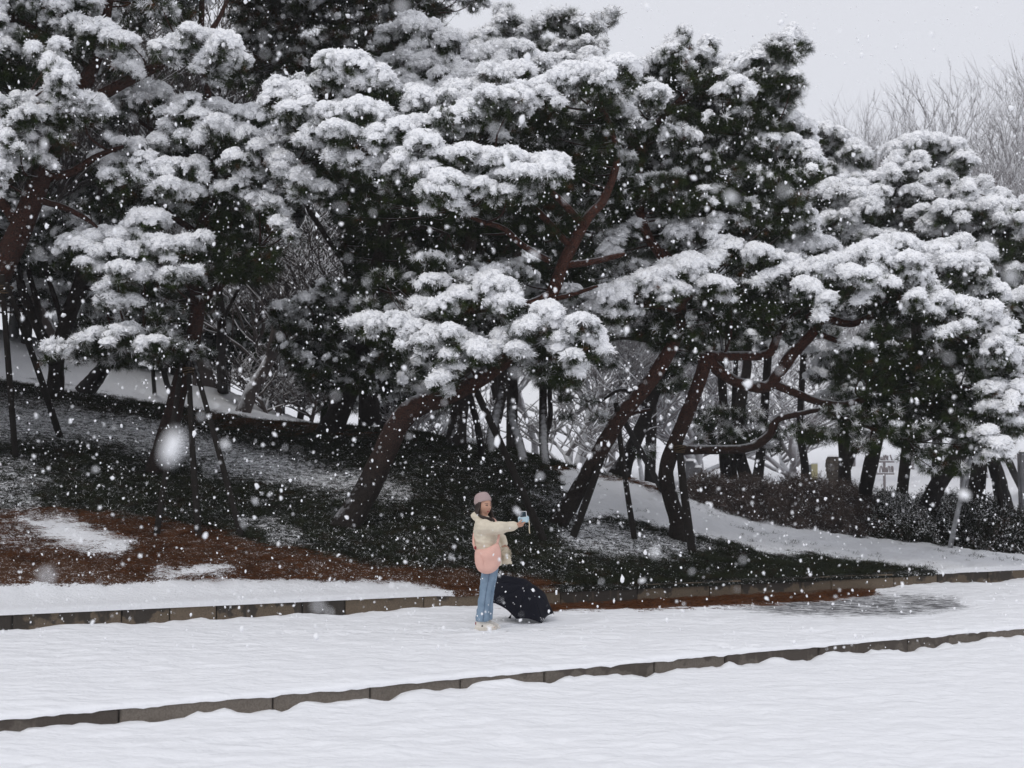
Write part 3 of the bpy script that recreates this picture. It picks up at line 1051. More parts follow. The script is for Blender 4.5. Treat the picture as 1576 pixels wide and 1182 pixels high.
# ---- 1: the leaning pine left of the middle
def crown1(c):
    c.bough([(440, 155), (480, 130), (530, 122), (570, 126)], 22, -0.3)
    c.bough([(520, 128), (560, 128), (610, 142), (650, 165)], 19, -0.2)
    c.bough([(455, 165), (500, 185), (560, 190), (620, 200), (690, 200)], 25, -0.6)
    c.bough([(690, 197), (740, 178), (800, 158), (850, 135), (900, 122), (950, 115)], 23, -0.4)
    c.bough([(530, 220), (600, 215), (650, 222)], 17, -0.8, snow=0.8)
    c.bough([(600, 210), (660, 175), (720, 160)], 18, 0.1)
    c.bough([(620, 245), (650, 235), (675, 240)], 17, -0.9)
    c.bough([(610, 265), (650, 278), (700, 290), (730, 286)], 19, -1.0)
    c.bough([(720, 247), (760, 252), (810, 252), (860, 264)], 19, -1.0)
    c.bough([(770, 275), (810, 278), (845, 280)], 15, -1.1)
    c.bough([(660, 300), (700, 308)], 13, -1.1); c.bough([(745, 296), (792, 304)], 12, -1.1)
    c.bough([(700, 150), (760, 140), (800, 120)], 18, 0.4)
    c.bough([(540, 250), (580, 262)], 14, -0.6, snow=0.5, dust=.4)
    # lower boughs over the bend
    c.bough([(665, 440), (700, 436), (745, 430), (765, 420)], 12, -0.3, snow=0.3, dust=.55)
    c.bough([(690, 470), (730, 460), (765, 452), (785, 475)], 18, -0.8)
    c.bough([(640, 470), (665, 480), (700, 478)], 14, -0.7, snow=0.8)
    c.bough([(565, 498), (600, 502), (640, 512), (690, 515)], 14, -0.6, snow=0.7, dust=.5)
    c.bough([(690, 522), (720, 530), (735, 548)], 17, -0.9)
    c.bough([(705, 540), (692, 565), (680, 588)], 12, -0.8)
    c.bough([(640, 520), (660, 535)], 11, -0.8, snow=0.7)
    c.bough([(782, 520), (815, 503), (850, 502), (880, 508), (905, 524)], 19, -0.9)
    c.bough([(850, 530), (872, 545), (884, 566)], 12, -0.9)
    c.bough([(790, 540), (806, 552)], 10, -0.8)
    c.mass([(560, 420), (660, 400), (800, 410), (840, 470), (800, 540), (720, 570), (640, 545), (560, 510)], 0.75, 0.6, 0.2, dust=.2, snow=.15)
    c.mass([(500, 250), (620, 250), (760, 300), (880, 300), (900, 350), (800, 370), (640, 340), (520, 330)], 0.8, 0.7, 0.2, dust=.05)
    c.mass([(700, 190), (860, 150), (960, 140), (960, 230), (880, 300), (780, 240)], 0.9, 0.7, 0.5, dust=.05)
    c.mass([(820, 540), (900, 545), (880, 590), (830, 600)], 0.6, 0.3, -0.7, dust=.1)


pine('red barked pine behind the woman with a thick trunk bent sharply to the right', (532, 812), 22.4,
     [(528, 818, 22), (548, 782, 20), (572, 740, 19), (592, 695, 18), (612, 655, 18), (640, 626, 17), (690, 607, 15), (735, 585, 13), (790, 545, 11), (830, 495, 10.5), (852, 445, 10), (872, 395, 9.5), (905, 335, 8, .1),
      (930, 305, 7, .2), (950, 240, 5, .3), (930, 170, 4, .3)],
     [[(868, 408, 6), (905, 404, 5.5), (940, 396, 5), (962, 390, 3)],
      [(846, 402, 5), (805, 378, 5, -.1), (775, 352, 4.5, -.2), (735, 338, 3.5, -.3), (700, 322, 2.5, -.4)],
      [(898, 345, 6), (840, 290, 5, -.3), (760, 255, 4, -.5), (680, 245, 3, -.7)],
      [(850, 450, 6), (800, 470, 4, -.3), (730, 480, 3, -.5), (640, 495, 2, -.5)],
      [(880, 380, 6), (800, 300, 5, .1), (690, 230, 4.5, -.1), (560, 215, 3, -.3), (470, 165, 2, -.2)],
      [(838, 480, 5), (860, 520, 3.5, -.5), (850, 525, 2, -.7)],
      [(848, 462, 5), (890, 450, 3.5, .1), (920, 440, 2)]], crown1, 101, M_bark_warm)


# ---- 2: the pine right of the woman, leaning right, with the dark tall crown
def crown2(c):
    c.bough([(900, 480), (950, 462), (1000, 438), (1050, 418)], 19, -0.5)
    c.bough([(930, 487), (968, 480)], 13, -0.7); c.bough([(1000, 452), (1045, 448)], 15, -0.6)
    c.bough([(1045, 372), (1085, 350), (1120, 352)], 17, 0.3, snow=.9)
    c.bough([(1030, 415), (1075, 432), (1108, 452)], 17, -0.5)
    c.bough([(905, 470), (880, 455)], 10, -0.3, snow=.5)
    c.bough([(1040, 62), (1052, 85), (1072, 92)], 14, 0.2, snow=.7, dust=.5)
    c.bough([(960, 112), (1000, 104), (1030, 96)], 18, 0.0)
    c.bough([(1085, 92), (1108, 112)], 13, 0.2, snow=.8)
    c.bough([(1128, 104), (1170, 90), (1200, 72), (1212, 66)], 13, 0.3, snow=.8, dust=.4)
    c.bough([(1190, 92), (1200, 125), (1212, 150)], 11, 0.3, snow=.6, dust=.5)
    c.bough([(1112, 147), (1142, 140)], 11, -0.5)
    c.bough([(910, 168), (960, 156), (1000, 160)], 13, -0.6)
    c.bough([(880, 150), (885, 158)], 12, -0.5)
    c.bough([(852, 215), (872, 240)], 13, -0.2, snow=.8); c.bough([(890, 236), (940, 242), (960, 252)], 12, -0.2, snow=.7, dust=.5)
    c.bough([(1160, 236), (1205, 231), (1248, 252)], 16, 0.0, snow=.9)
    c.bough([(1213, 198), (1240, 218)], 12, 0.4, snow=.6, dust=.5)
    c.bough([(990, 285), (1040, 275)], 6, 0.1, snow=.5)
    c.bough([(1190, 290), (1225, 320), (1235, 350)], 14, 0.5, snow=.7)
    c.bough([(945, 390), (975, 350), (1010, 340), (1040, 355)], 14, 0.6, snow=.6, dust=.5)
    c.bough([(1120, 130), (1135, 180)], 10, -0.3, snow=.15, dust=.3)
    c.bough([(1020, 210), (1050, 205)], 9, -0.3, snow=.4, dust=.4)
    c.mass([(1025, 60), (1070, 80), (1120, 130), (1210, 80), (1215, 150), (1190, 230), (1240, 270), (1230, 370), (1150, 360), (1060, 330), (990, 330), (900, 330), (860, 270), (900, 200), (960, 150), (1020, 140)],
           1.35, 0.9, 0.1, dust=.05, snow=.05)
    c.mass([(900, 480), (1000, 460), (1110, 440), (1120, 520), (1060, 560), (1000, 520), (920, 510)], 0.75, 0.5, 0.1, dust=.12)
    c.mass([(990, 330), (1060, 330), (1050, 400), (960, 430), (900, 440), (880, 380)], 0.5, 0.8, 0.8, dust=.3, snow=.2)


pine('straight leaning red pine whose dark crown stands tallest against the sky', (862, 808), 24.0,
     [(856, 812, 14), (880, 772, 13), (905, 728, 12.5), (932, 680, 12), (958, 638, 12), (990, 600, 11.5), (1018, 562, 11), (1042, 512, 10), (1046, 460, 9), (1025, 405, 8), (998, 365, 7.5), (985, 325, 7), (982, 280, 6.5), (990, 235, 6),
      (1012, 190, 5.5), (1050, 150, 4.5), (1080, 110, 3), (1090, 90, 2)],
     [[(984, 290, 5), (1010, 280, 5), (1050, 271, 4), (1090, 262, 3)], [(992, 352, 5), (1000, 375, 4.5), (1020, 385, 4), (1036, 398, 3)],
      [(1010, 195, 4), (1080, 200, 3.5), (1150, 210, 3), (1200, 230, 2)], [(1040, 160, 4), (1110, 140, 3), (1180, 90, 2)],
      [(988, 240, 4), (940, 220, 3.5), (890, 225, 2.5)], [(1044, 480, 5), (1000, 470, 4, -.3), (940, 475, 3, -.4)], [(1046, 470, 5), (1080, 440, 3, -.3)],
      [(940, 665, 4, .1), (965, 640, 3.5, .2), (1000, 630, 2.5, .4)]], crown2, 202, M_bark_warm)


# ---- 3: the big spreading pine on the right
def crown3(c):
    c.bough([(1105, 395), (1150, 398), (1190, 412), (1225, 420), (1270, 424)], 19, -0.7)
    c.bough([(1270, 424), (1310, 406), (1345, 402), (1385, 412)], 19, -0.8)
    c.bough([(1385, 412), (1420, 440), (1460, 468), (1500, 490), (1528, 512), (1527, 536)], 18, -0.8)
    c.bough([(1232, 445), (1265, 458)], 15, -1.1)
    c.bough([(1300, 430), (1350, 440)], 15, -1.1); c.bough([(1400, 460), (1430, 480)], 12, -1.1)
    c.bough([(1348, 386), (1400, 386), (1440, 402), (1490, 428), (1528, 462)], 16, 0.2)
    c.bough([(1180, 372), (1230, 380), (1280, 390)], 16, 0.3)
    c.bough([(1120, 370), (1160, 376)], 14, 0.4, snow=.9)
    c.bough([(1500, 556), (1545, 556), (1562, 582)], 13, -0.4)
    c.bough([(1508, 604), (1555, 602), (1572, 628)], 13, -0.6); c.bough([(1515, 626), (1535, 634)], 10, -0.7)
    c.bough([(1500, 668), (1520, 682), (1528, 700)], 13, -0.8)
    c.bough([(1445, 512), (1475, 508)], 8, -0.9, snow=.6, dust=.5)
    c.bough([(1295, 530), (1325, 538)], 6, -0.2, snow=.6)
    c.mass([(1110, 420), (1220, 440), (1340, 420), (1400, 440), (1500, 510), (1530, 560), (1520, 640), (1440, 660), (1340, 620), (1290, 560), (1340, 500), (1260, 470), (1180, 520), (1110, 510)], 1.15, 0.9, 0.0, dust=.04)
    c.mass([(1210, 470), (1260, 470), (1290, 500), (1240, 510)], 0.6, 0.5, 0.3)
    c.mass([(1195, 640), (1290, 628), (1345, 640), (1335, 690), (1270, 680), (1210, 664)], 0.85, 0.4, -0.2, dust=.14)
    c.mass([(1340, 620), (1440, 650), (1530, 660), (1540, 700), (1460, 710), (1400, 700), (1350, 675)], 0.9, 0.5, -0.4, dust=.12)
    c.mass([(1420, 690), (1490, 690), (1480, 722), (1440, 730)], 0.7, 0.3, -0.5, dust=.12)
    c.mass([(1500, 560), (1560, 600), (1565, 660), (1520, 700), (1490, 640)], 0.7, 0.4, -0.2, dust=.2)


pine('wide spreading red pine right of the umbrella with one low level branch', (1046, 832), 24.6,
     [(1044, 834, 15), (1042, 800, 13), (1030, 760, 12), (1025, 725, 12), (1036, 690, 11.5), (1052, 650, 11), (1068, 610, 10.5), (1082, 570, 10.5), (1088, 545, 11)],
     [[(1034, 694, 9), (1060, 692, 7.5), (1110, 692, 7), (1155, 688, 7), (1185, 668, 7), (1196, 646, 6), (1225, 638, 4.5), (1262, 630, 3.5)],
      [(1086, 548, 9), (1130, 548, 7.5), (1180, 545, 7), (1196, 520, 6), (1206, 500, 5, .2), (1230, 478, 3.5, .3)],
      [(1088, 550, 10), (1108, 572, 9), (1140, 590, 9), (1180, 595, 9), (1200, 572, 9), (1220, 545, 9), (1248, 515, 8.5), (1270, 492, 7.5), (1310, 498, 6), (1345, 485, 4.5), (1400, 478, 3)],
      [(1190, 590, 7), (1225, 605, 6.5), (1260, 618, 6), (1300, 622, 5.5), (1350, 608, 4.5), (1400, 600, 3)],
      [(1265, 515, 5), (1290, 525, 4.5), (1320, 538, 3.5), (1370, 545, 2.5)],
      [(1262, 495, 6), (1248, 478, 5), (1240, 455, 4), (1200, 425, 3, -.3)], [(1335, 488, 4), (1390, 450, 3, -.3), (1440, 460, 2.5, -.5)],
      [(1350, 608, 4), (1420, 590, 3), (1500, 600, 2.5, -.3), (1530, 630, 2, -.5)], [(1265, 622, 4), (1290, 640, 3.5), (1330, 655, 3, -.2), (1400, 680, 2.5, -.3)],
      [(1400, 478, 3), (1470, 510, 2.5, -.3), (1520, 530, 2, -.5)]], crown3, 303, M_bark_warm)


# ---- 4: the propped pine on the left, behind the big flake
def crown4(c):
    c.bough([(168, 182), (220, 160), (285, 178)], 20, 0.2)
    c.bough([(285, 168), (340, 205), (390, 222), (440, 256), (497, 298)], 17, -0.6)
    c.bough([(345, 182), (400, 192), (450, 198), (495, 194)], 18, -0.2)
    c.bough([(430, 226), (490, 232)], 15, -0.3, snow=.9); c.bough([(400, 240), (430, 215)], 14, -.2)
    c.bough([(170, 262), (215, 238), (252, 230)], 14, -0.2)
    c.bough([(180, 290), (230, 268), (300, 264)], 16, -0.5); c.bough([(250, 300), (292, 294)], 12, -0.6)
    c.bough([(262, 205), (282, 218)], 13, -0.4); c.bough([(360, 248), (388, 268)], 14, -0.7)
    c.bough([(440, 270), (480, 290)], 12, -0.7)
    c.bough([(350, 292), (420, 316), (436, 332)], 13, -0.3, snow=.6, dust=.5); c.bough([(430, 345), (450, 366)], 10, -0.4)
    c.bough([(135, 386), (190, 366), (240, 346)], 22, -0.6); c.bough([(150, 410), (200, 400), (240, 388)], 20, -0.7)
    c.bough([(190, 430), (230, 422)], 14, -0.8); c.bough([(255, 388), (318, 384)], 16, -0.5, snow=.7, dust=.4)
    c.bough([(165, 466), (205, 464)], 10, -0.6, snow=.5, dust=.6)
    c.bough([(265, 430), (300, 424)], 10, -0.8, snow=.6, dust=.6)
    c.bough([(105, 542), (150, 522), (205, 512)], 15, -0.5, snow=.22, dust=.75)
    c.bough([(230, 535), (250, 530)], 11, -0.7, snow=.4, dust=.6)
    c.mass([(130, 500), (240, 480), (300, 500), (300, 560), (230, 565), (150, 560), (110, 545)], 0.85, 0.5, -0.2, dust=.25)
    c.mass([(190, 430), (300, 420), (330, 460), (300, 500), (220, 490)], 0.8, 0.6, 0.0, dust=.15, dead=.12)
    c.q = 2.2
    c.mass([(120, -60), (520, -60), (560, -420), (120, -460)], 1.6, 2.6, 1.2, dust=.1, snow=.12, clump=.5)  # upper crown out of view, added to shade the bank
    c.q = 1.0
    c.mass([(320, 320), (430, 335), (450, 370), (420, 430), (350, 440), (310, 400)], 0.9, 0.6, -0.1, dust=.03, dead=.05)
    c.mass([(180, 200), (280, 190), (370, 240), (430, 290), (330, 310), (240, 250)], 0.8, 0.7, 0.1, dust=.08, dead=.08)
    c.mass([(150, 310), (330, 300), (340, 350), (260, 340), (150, 360)], 0.9, 0.7, 0.2, dust=.08)


pine('left pine propped on poles behind the biggest falling flake, its boughs reaching towards the middle', (252, 728), 23.6,
     [(240, 735, 18), (252, 690, 16), (265, 640, 14), (278, 590, 13), (296, 530, 12), (304, 470, 11), (300, 420, 10), (305, 370, 9), (320, 310, 8), (330, 250, 6), (322, 160, 5, .3), (310, 40, 4.5, .8), (320, -200, 4, 1.2), (330, -400, 2, 1.2)],
     [[(300, 425, 6), (262, 410, 5), (215, 400, 4), (160, 400, 2.5)], [(320, 310, 6), (370, 260, 5, -.3), (430, 250, 4, -.5), (490, 295, 2.5, -.6)],
      [(304, 360, 6), (250, 320, 5, -.3), (200, 280, 3.5, -.3)], [(325, 270, 5), (260, 220, 4), (200, 175, 3, .1)], [(304, 470, 6), (350, 430, 5), (400, 380, 3.5)],
      [(296, 520, 6), (250, 525, 5, -.3), (180, 520, 3, -.4), (120, 540, 2, -.5)], [(326, 250, 5), (380, 205, 4), (470, 200, 3, -.2)]], crown4, 404)


# ---- 5: the big pine at the left edge
def crown5(c):
    c.bough([(-25, 20), (8, 35), (22, 65), (24, 90)], 19, 0.0, snow=.9)
    c.bough([(45, 22), (70, 8), (95, 12)], 17, 0.1); c.bough([(0, -5), (30, 5)], 14, 0.3)
    c.bough([(98, 20), (120, 45), (138, 62)], 17, 0.0); c.bough([(138, 55), (175, 62), (198, 78), (204, 98)], 15, -0.2, dust=.4)
    c.bough([(130, 3), (155, 16)], 14, 0.2)
    c.bough([(64, 94), (92, 106), (105, 130), (106, 152)], 14, -0.9)
    c.bough([(-10, 80), (10, 90)], 12, -0.4)
    c.bough([(-20, 168), (40, 170), (90, 164), (150, 160)], 11, -0.5, snow=.7, dust=.5)
    c.bough([(12, 206), (55, 190), (108, 176)], 11, -0.7); c.bough([(120, 172), (148, 176)], 9, -.5, snow=.5, dust=.6)
    c.bough([(-30, 200), (0, 222), (18, 262)], 17, -0.8)
    c.bough([(38, 222), (62, 244)], 10, -0.6, snow=.5, dust=.6)
    c.bough([(268, 88), (310, 74), (358, 88)], 17, -0.2)
    c.bough([(240, 5), (268, 30)], 11, 0.3, snow=.5, dust=.5)
    c.mass([(-60, 60), (60, 60), (100, 110), (100, 165), (0, 165), (-60, 170)], 1.2, 0.7, -0.2, dust=.04)
    c.mass([(60, 20), (170, 30), (200, 80), (130, 100), (80, 80)], 0.7, 0.7, 0.2, dust=.1, dead=.1)
    c.mass([(30, 190), (130, 185), (140, 215), (80, 240), (40, 230)], 0.8, 0.5, -0.3, dust=.15, dead=.2)
    c.mass([(250, 95), (370, 90), (360, 125), (270, 120)], 0.6, 0.5, 0.1, dust=.1)
    c.mass([(150, -30), (330, -30), (300, 40), (200, 40)], 0.6, 0.8, 0.4, dust=.1, dead=.1)
    c.q = 2.2
    c.mass([(-520, 60), (-80, 60), (-60, -60), (260, -60), (240, -420), (-560, -420)], 1.7, 2.8, .6, dust=.1, snow=.12, clump=.5)  # unseen high and outer crown, added so the left bank lies in shade
    c.mass([(-560, 80), (-90, 80), (-90, 380), (-520, 380)], 1.3, 2.2, .4, dust=.1, snow=.12, clump=.5)  # unseen boughs left of the view, added for the same shade
    c.q = 1.0
    c.mass([(-60, -40), (120, -40), (100, 20), (-60, 40)], 0.9, 0.8, 0.5, dust=.1)


pine('big red pine at the left edge with a thick forked trunk leaning to the right', (-70, 700), 22.6,
     [(-75, 705, 26), (-60, 600, 23), (-35, 500, 21), (0, 420, 19), (28, 360, 18), (52, 300, 17), (75, 240, 16), (100, 185, 14), (130, 130, 12), (150, 85, 9), (165, 20, 7), (170, -40, 6), (160, -200, 4), (150, -380, 2)],
     [[(104, 180, 10), (150, 150, 10), (190, 128, 9), (225, 110, 9), (262, 92, 8), (300, 70, 6), (330, 40, 4), (350, 0, 3)],
      [(62, 275, 8), (110, 265, 7), (150, 240, 5), (190, 225, 3)], [(30, 350, 8), (-20, 280, 7), (-60, 230, 5)], [(95, 195, 7), (40, 160, 6, -.3), (-10, 120, 4, -.3)],
      [(140, 105, 6), (80, 60, 5), (30, 30, 4)], [(50, 305, 6), (100, 320, 5), (130, 335, 4), (150, 350, 2)]], crown5, 505)

# ------------------------------------------------------------------ pines of the second row and beyond
def crown_top(c):
    c.bough([(600, 30), (640, 60), (660, 80)], 13, 0, snow=.6, dust=.5)
    c.bough([(380, 60), (420, 40)], 13, 0, snow=.4, dust=.5); c.bough([(430, 95), (480, 85)], 11, -.4, snow=.25, dust=.4)
    c.bough([(700, -5), (740, 5)], 7, 0, snow=.1, dust=.3, below=.6)
    c.mass([(360, -40), (640, -40), (690, 10), (650, 60), (620, 110), (560, 125), (480, 112), (430, 140), (400, 130), (370, 90)], 1.35, 1.3, 0, dust=.07, dead=.22, snow=.06)
    c.q = 2.4
    c.mass([(380, -60), (690, -60), (660, -380), (420, -400)], 1.4, 2.4, 0, dust=.1, snow=.1, clump=.5)  # unseen top of the crown, added to darken the ground below
    c.q = 1.3
    c.mass([(400, 130), (520, 130), (600, 250), (560, 330), (480, 280), (420, 200)], .8, 1.2, .6, dust=.06, dead=.1)
pine('tall dark pine whose brownish crown is cut by the top of the picture', (572, 650), 30.5,
     [(572, 655, 15), (566, 600, 13), (556, 520, 12), (542, 440, 11), (538, 380, 10), (545, 320, 9), (540, 200, 8), (520, 60, 6), (512, -60, 5), (520, -360, 2)],
     [[(540, 220, 5), (470, 120, 4), (400, 60, 2.5)], [(530, 120, 5), (600, 60, 4), (660, 20, 2)], [(541, 420, 5), (480, 330, 4), (440, 250, 3)]], crown_top, 11, M_bark_dark, q=1.3)


def crown_haze(c):
    c.bough([(745, 80), (768, 50), (776, 22)], 10, 0, snow=.3, dust=.6); c.bough([(735, 72), (800, 78)], 11, -.3, snow=.5, dust=.6)
    c.bough([(815, 52), (848, 30), (880, 28), (905, 46)], 10, 0, snow=.4, dust=.6); c.bough([(900, 50), (925, 34), (940, 22)], 7, 0, snow=.3, dust=.6)
    c.bough([(870, 78), (925, 70)], 9, -.3, snow=.2, dust=.5); c.bough([(690, 80), (715, 72)], 8, 0, snow=.6)
    c.mass([(700, 85), (755, 45), (775, 22), (795, 40), (820, 68), (850, 34), (890, 34), (915, 52), (905, 90), (870, 110), (760, 120), (700, 110)], 1.0, .7, .2, dust=.3, snow=.1)
pine('pale far pine with a small crown against the sky at the top middle', (783, 640), 39,
     [(790, 705, 9), (788, 640, 8), (790, 500, 8), (800, 300, 7), (805, 150, 6), (810, 50, 3)], [[(803, 160, 4), (860, 80, 3), (930, 30, 1.5)], [(804, 150, 4), (770, 80, 3), (770, 30, 1.5)]],
     crown_haze, 12, M_bark_dark, q=1.6)


def crown_b3(c):
    c.bough([(612, 58), (650, 54), (690, 78)], 21, 0); c.bough([(640, 92), (700, 112), (760, 94), (805, 90)], 22, -.2)
    c.bough([(640, 132), (700, 130), (760, 118), (825, 112)], 20, -.4); c.bough([(790, 95), (850, 100), (900, 98)], 15, 0, snow=.9)
    c.bough([(600, 100), (640, 110)], 15, 0, snow=.6, dust=.5); c.bough([(640, 160), (700, 158)], 16, -.3, snow=.8, dust=.4)
    c.mass([(600, 130), (800, 130), (900, 120), (860, 240), (700, 260), (580, 230)], .6, 1, .4, dust=.1)
pine('snow laden pine with a straight dark base on the brow behind the bent trunk', (703, 684), 28,
     [(701, 688, 15), (704, 655, 13), (711, 610, 12), (718, 520, 10), (722, 400, 9), (735, 250, 8), (745, 150, 6), (750, 80, 3)],
     [[(740, 200, 5), (680, 120, 4), (620, 70, 2.5)], [(742, 190, 5), (800, 110, 4), (880, 100, 2)]], crown_b3, 13, M_bark_dark, q=1.25)


def crown_low(c):
    c.mass([(425, 470), (480, 455), (560, 440), (610, 480), (615, 560), (560, 600), (480, 590), (440, 560)], 1.25, .8, -.3, dust=.1, snow=.03)
    c.bough([(430, 478), (480, 462), (520, 466)], 10, -.5, snow=.12, dust=.7)
    c.mass([(500, 260), (640, 280), (700, 330), (690, 420), (600, 450), (540, 430), (510, 340)], 1.2, 1.0, .8, dust=.03)
pine('dark pine leaning on the brow of the bank with low foliage almost free of snow', (512, 662), 27,
     [(505, 672, 20), (525, 630, 16), (545, 585, 14), (560, 530, 12), (572, 450, 11), (590, 360, 9), (600, 280, 6)],
     [[(558, 540, 6), (500, 520, 4), (440, 530, 2.5)], [(566, 490, 6), (600, 480, 4), (612, 520, 2.5)], [(585, 380, 6), (640, 350, 4), (690, 360, 2)]], crown_low, 14, M_bark_dark, q=1.1)


def crown_mid(c):
    c.mass([(640, 270), (780, 290), (900, 290), (960, 330), (900, 440), (820, 430), (720, 430), (640, 420)], 1.2, 1.2, .6, dust=.03)
    c.bough([(740, 420), (800, 410)], 10, 0, snow=.3, dust=.5)
pine('slender curved dark trunk on the brow, left of the S shaped one', (758, 692), 30,
     [(756, 698, 9), (758, 665, 8.5), (768, 630, 8), (774, 590, 8), (772, 540, 7.5), (768, 440, 7), (780, 340, 5), (800, 280, 3)],
     [[(770, 470, 4), (720, 410, 3), (670, 370, 2)], [(776, 380, 4), (850, 350, 3), (920, 360, 2)]], crown_mid, 15, M_bark_dark, q=1.25)


def crown_m2(c):
    c.mass([(760, 470), (900, 430), (940, 470), (900, 520), (800, 520)], .7, .8, .8, dust=.25, snow=.2)
pine('thin dark pine on the brow with an S shaped trunk', (800, 704), 31,
     [(804, 708, 8), (798, 680, 7.5), (788, 645, 7), (791, 610, 7), (786, 570, 6.5), (788, 520, 6), (800, 460, 4)],
     [[(788, 530, 3), (840, 480, 2.5), (890, 460, 1.5)]], crown_m2, 16, M_bark_dark, q=1.3)


def crown_m3(c):
    c.mass([(822, 545), (850, 530), (885, 560), (880, 600), (850, 605), (825, 590)], .8, .5, -.2, dust=.15)
    c.mass([(870, 580), (890, 600), (885, 650), (865, 640)], .7, .4, .2, dust=.2)
    c.mass([(820, 420), (900, 400), (960, 420), (920, 500), (840, 500)], .7, .8, .5, dust=.2, snow=.2)
pine('forked slim pine on the brow with two close trunks', (838, 712), 31,
     [(839, 716, 8), (837, 690, 7), (836, 650, 6.5), (836, 600, 6), (838, 550, 5.5), (850, 480, 4), (880, 430, 2.5)],
     [[(840, 672, 4.5), (847, 640, 4), (846, 600, 3.5), (853, 570, 3), (862, 540, 2)]], crown_m3, 17, M_bark_dark, q=1.3)


def crown_m5(c):
    c.mass([(905, 520), (940, 510), (940, 570), (915, 575)], .8, .5, 0, dust=.25)
    c.mass([(905, 610), (930, 600), (925, 650), (905, 640)], .5, .5, 0, dust=.25)
    c.mass([(1000, 570), (1060, 560), (1055, 600), (1010, 600)], .8, .5, 0, dust=.2); c.mass([(985, 680), (1020, 670), (1015, 700), (990, 700)], .6, .3, 0, dust=.3)
    c.mass([(1000, 460), (1100, 470), (1100, 560), (1010, 540)], .9, .8, .6, dust=.2, snow=.15)
pine('grey pine leaning right on the open snow behind the leaning red pine', (958, 728), 34,
     [(953, 733, 15), (965, 705, 11), (982, 670, 10), (1000, 625, 9.5), (1015, 580, 9), (1030, 530, 8), (1050, 470, 6), (1070, 400, 4)],
     [[(1000, 630, 4), (960, 600, 3), (920, 620, 2)], [(1012, 590, 4), (1040, 575, 2.5)], [(1030, 530, 4), (960, 520, 3), (920, 530, 2)]], crown_m5, 18, M_bark_dark, q=1.4)


def crown_m6(c):
    c.mass([(1062, 640), (1110, 630), (1155, 640), (1150, 690), (1110, 690), (1070, 680)], 1.1, .5, -.2, dust=.22)
    c.mass([(1170, 655), (1200, 650), (1205, 700), (1175, 695)], .7, .3, 0, dust=.2)
    c.mass([(1090, 440), (1220, 450), (1230, 530), (1110, 540)], .8, .9, .6, dust=.25, snow=.25)
    c.bough([(1100, 470), (1160, 480), (1200, 470)], 13, .5, snow=.7)
for k, (lab, base, tr, br) in enumerate([
        ('dark straight trunk in the brown hedge, thickest of the four behind the level branch', (1143, 740), [(1150, 742, 9), (1141, 710, 8.5), (1134, 670, 8), (1142, 610, 8), (1150, 560, 7), (1150, 480, 5)], [[(1136, 660, 4), (1100, 655, 3), (1070, 650, 2)]]),
        ('dark trunk in the brown hedge, left one of the four behind the level branch', (1117, 735), [(1118, 738, 8), (1115, 700, 7.5), (1115, 650, 7), (1112, 600, 6.5), (1108, 540, 5.5), (1110, 470, 4)], [[(1115, 640, 3), (1150, 620, 2)]]),
        ('slim trunk in the brown hedge squeezed between two thicker dark ones', (1128, 737), [(1129, 738, 5), (1128, 700, 4.5), (1130, 640, 4.5), (1131, 590, 4), (1135, 520, 3)], []),
        ('dark trunk in the brown hedge, right one of the four and leaning right', (1168, 738), [(1165, 740, 8), (1170, 705, 7), (1174, 660, 7), (1178, 610, 6.5), (1182, 550, 6), (1190, 470, 4)], [[(1173, 670, 3.5), (1195, 660, 2)]])]):
    pine(lab, base, 33.5 + 0.7 * k, tr, br, crown_m6 if k == 0 else (lambda c, k=k: c.mass([(1080 + 30 * k, 450), (1180 + 30 * k, 450), (1190 + 30 * k, 520), (1090 + 30 * k, 530)], .6, .8, .5, dust=.25, snow=.2)), 30 + k, M_bark_dark, q=1.4, group='dark trunks in the hedge')


def crown_right1(c):
    c.bough([(1385, 236), (1420, 222), (1460, 236), (1478, 262)], 17, 0); c.bough([(1270, 302), (1320, 292), (1380, 258), (1405, 248)], 13, -.3)
    c.bough([(1308, 306), (1345, 300)], 14, -.5); c.bough([(1262, 298), (1330, 292)], 10, -.3, snow=.9); c.bough([(1262, 346), (1300, 337), (1350, 308)], 14, -.6)
    c.bough([(1396, 302), (1440, 297), (1470, 312)], 14, -.4); c.bough([(1400, 362), (1460, 352), (1530, 347), (1580, 356)], 15, -.2)
    c.bough([(1290, 360), (1340, 366), (1380, 372)], 13, -.6, snow=.9); c.bough([(1410, 330), (1470, 335)], 13, -.5)
    c.bough([(1420, 270), (1450, 280)], 12, -.5, snow=.6, dust=.5)
    c.mass([(1270, 300), (1390, 240), (1470, 250), (1480, 320), (1400, 380), (1290, 370)], .9, .9, .3, dust=.15, snow=.1)
    c.mass([(1390, 380), (1500, 370), (1540, 440), (1420, 440)], .7, .8, .4, dust=.2, snow=.2)
pine('round topped snowy pine standing behind the spreading pine, below the bare crowns', (1392, 760), 33,
     [(1384, 800, 9), (1390, 745, 8), (1396, 690, 8), (1404, 640, 8), (1410, 520, 7.5), (1405, 400, 6.5), (1410, 300, 5), (1420, 240, 3)],
     [[(1406, 420, 4), (1350, 330, 3), (1280, 310, 2)], [(1408, 380, 4), (1470, 350, 3), (1560, 350, 2)], [(1412, 300, 3), (1460, 260, 2)]], crown_right1, 41, M_bark_dark, q=1.25)


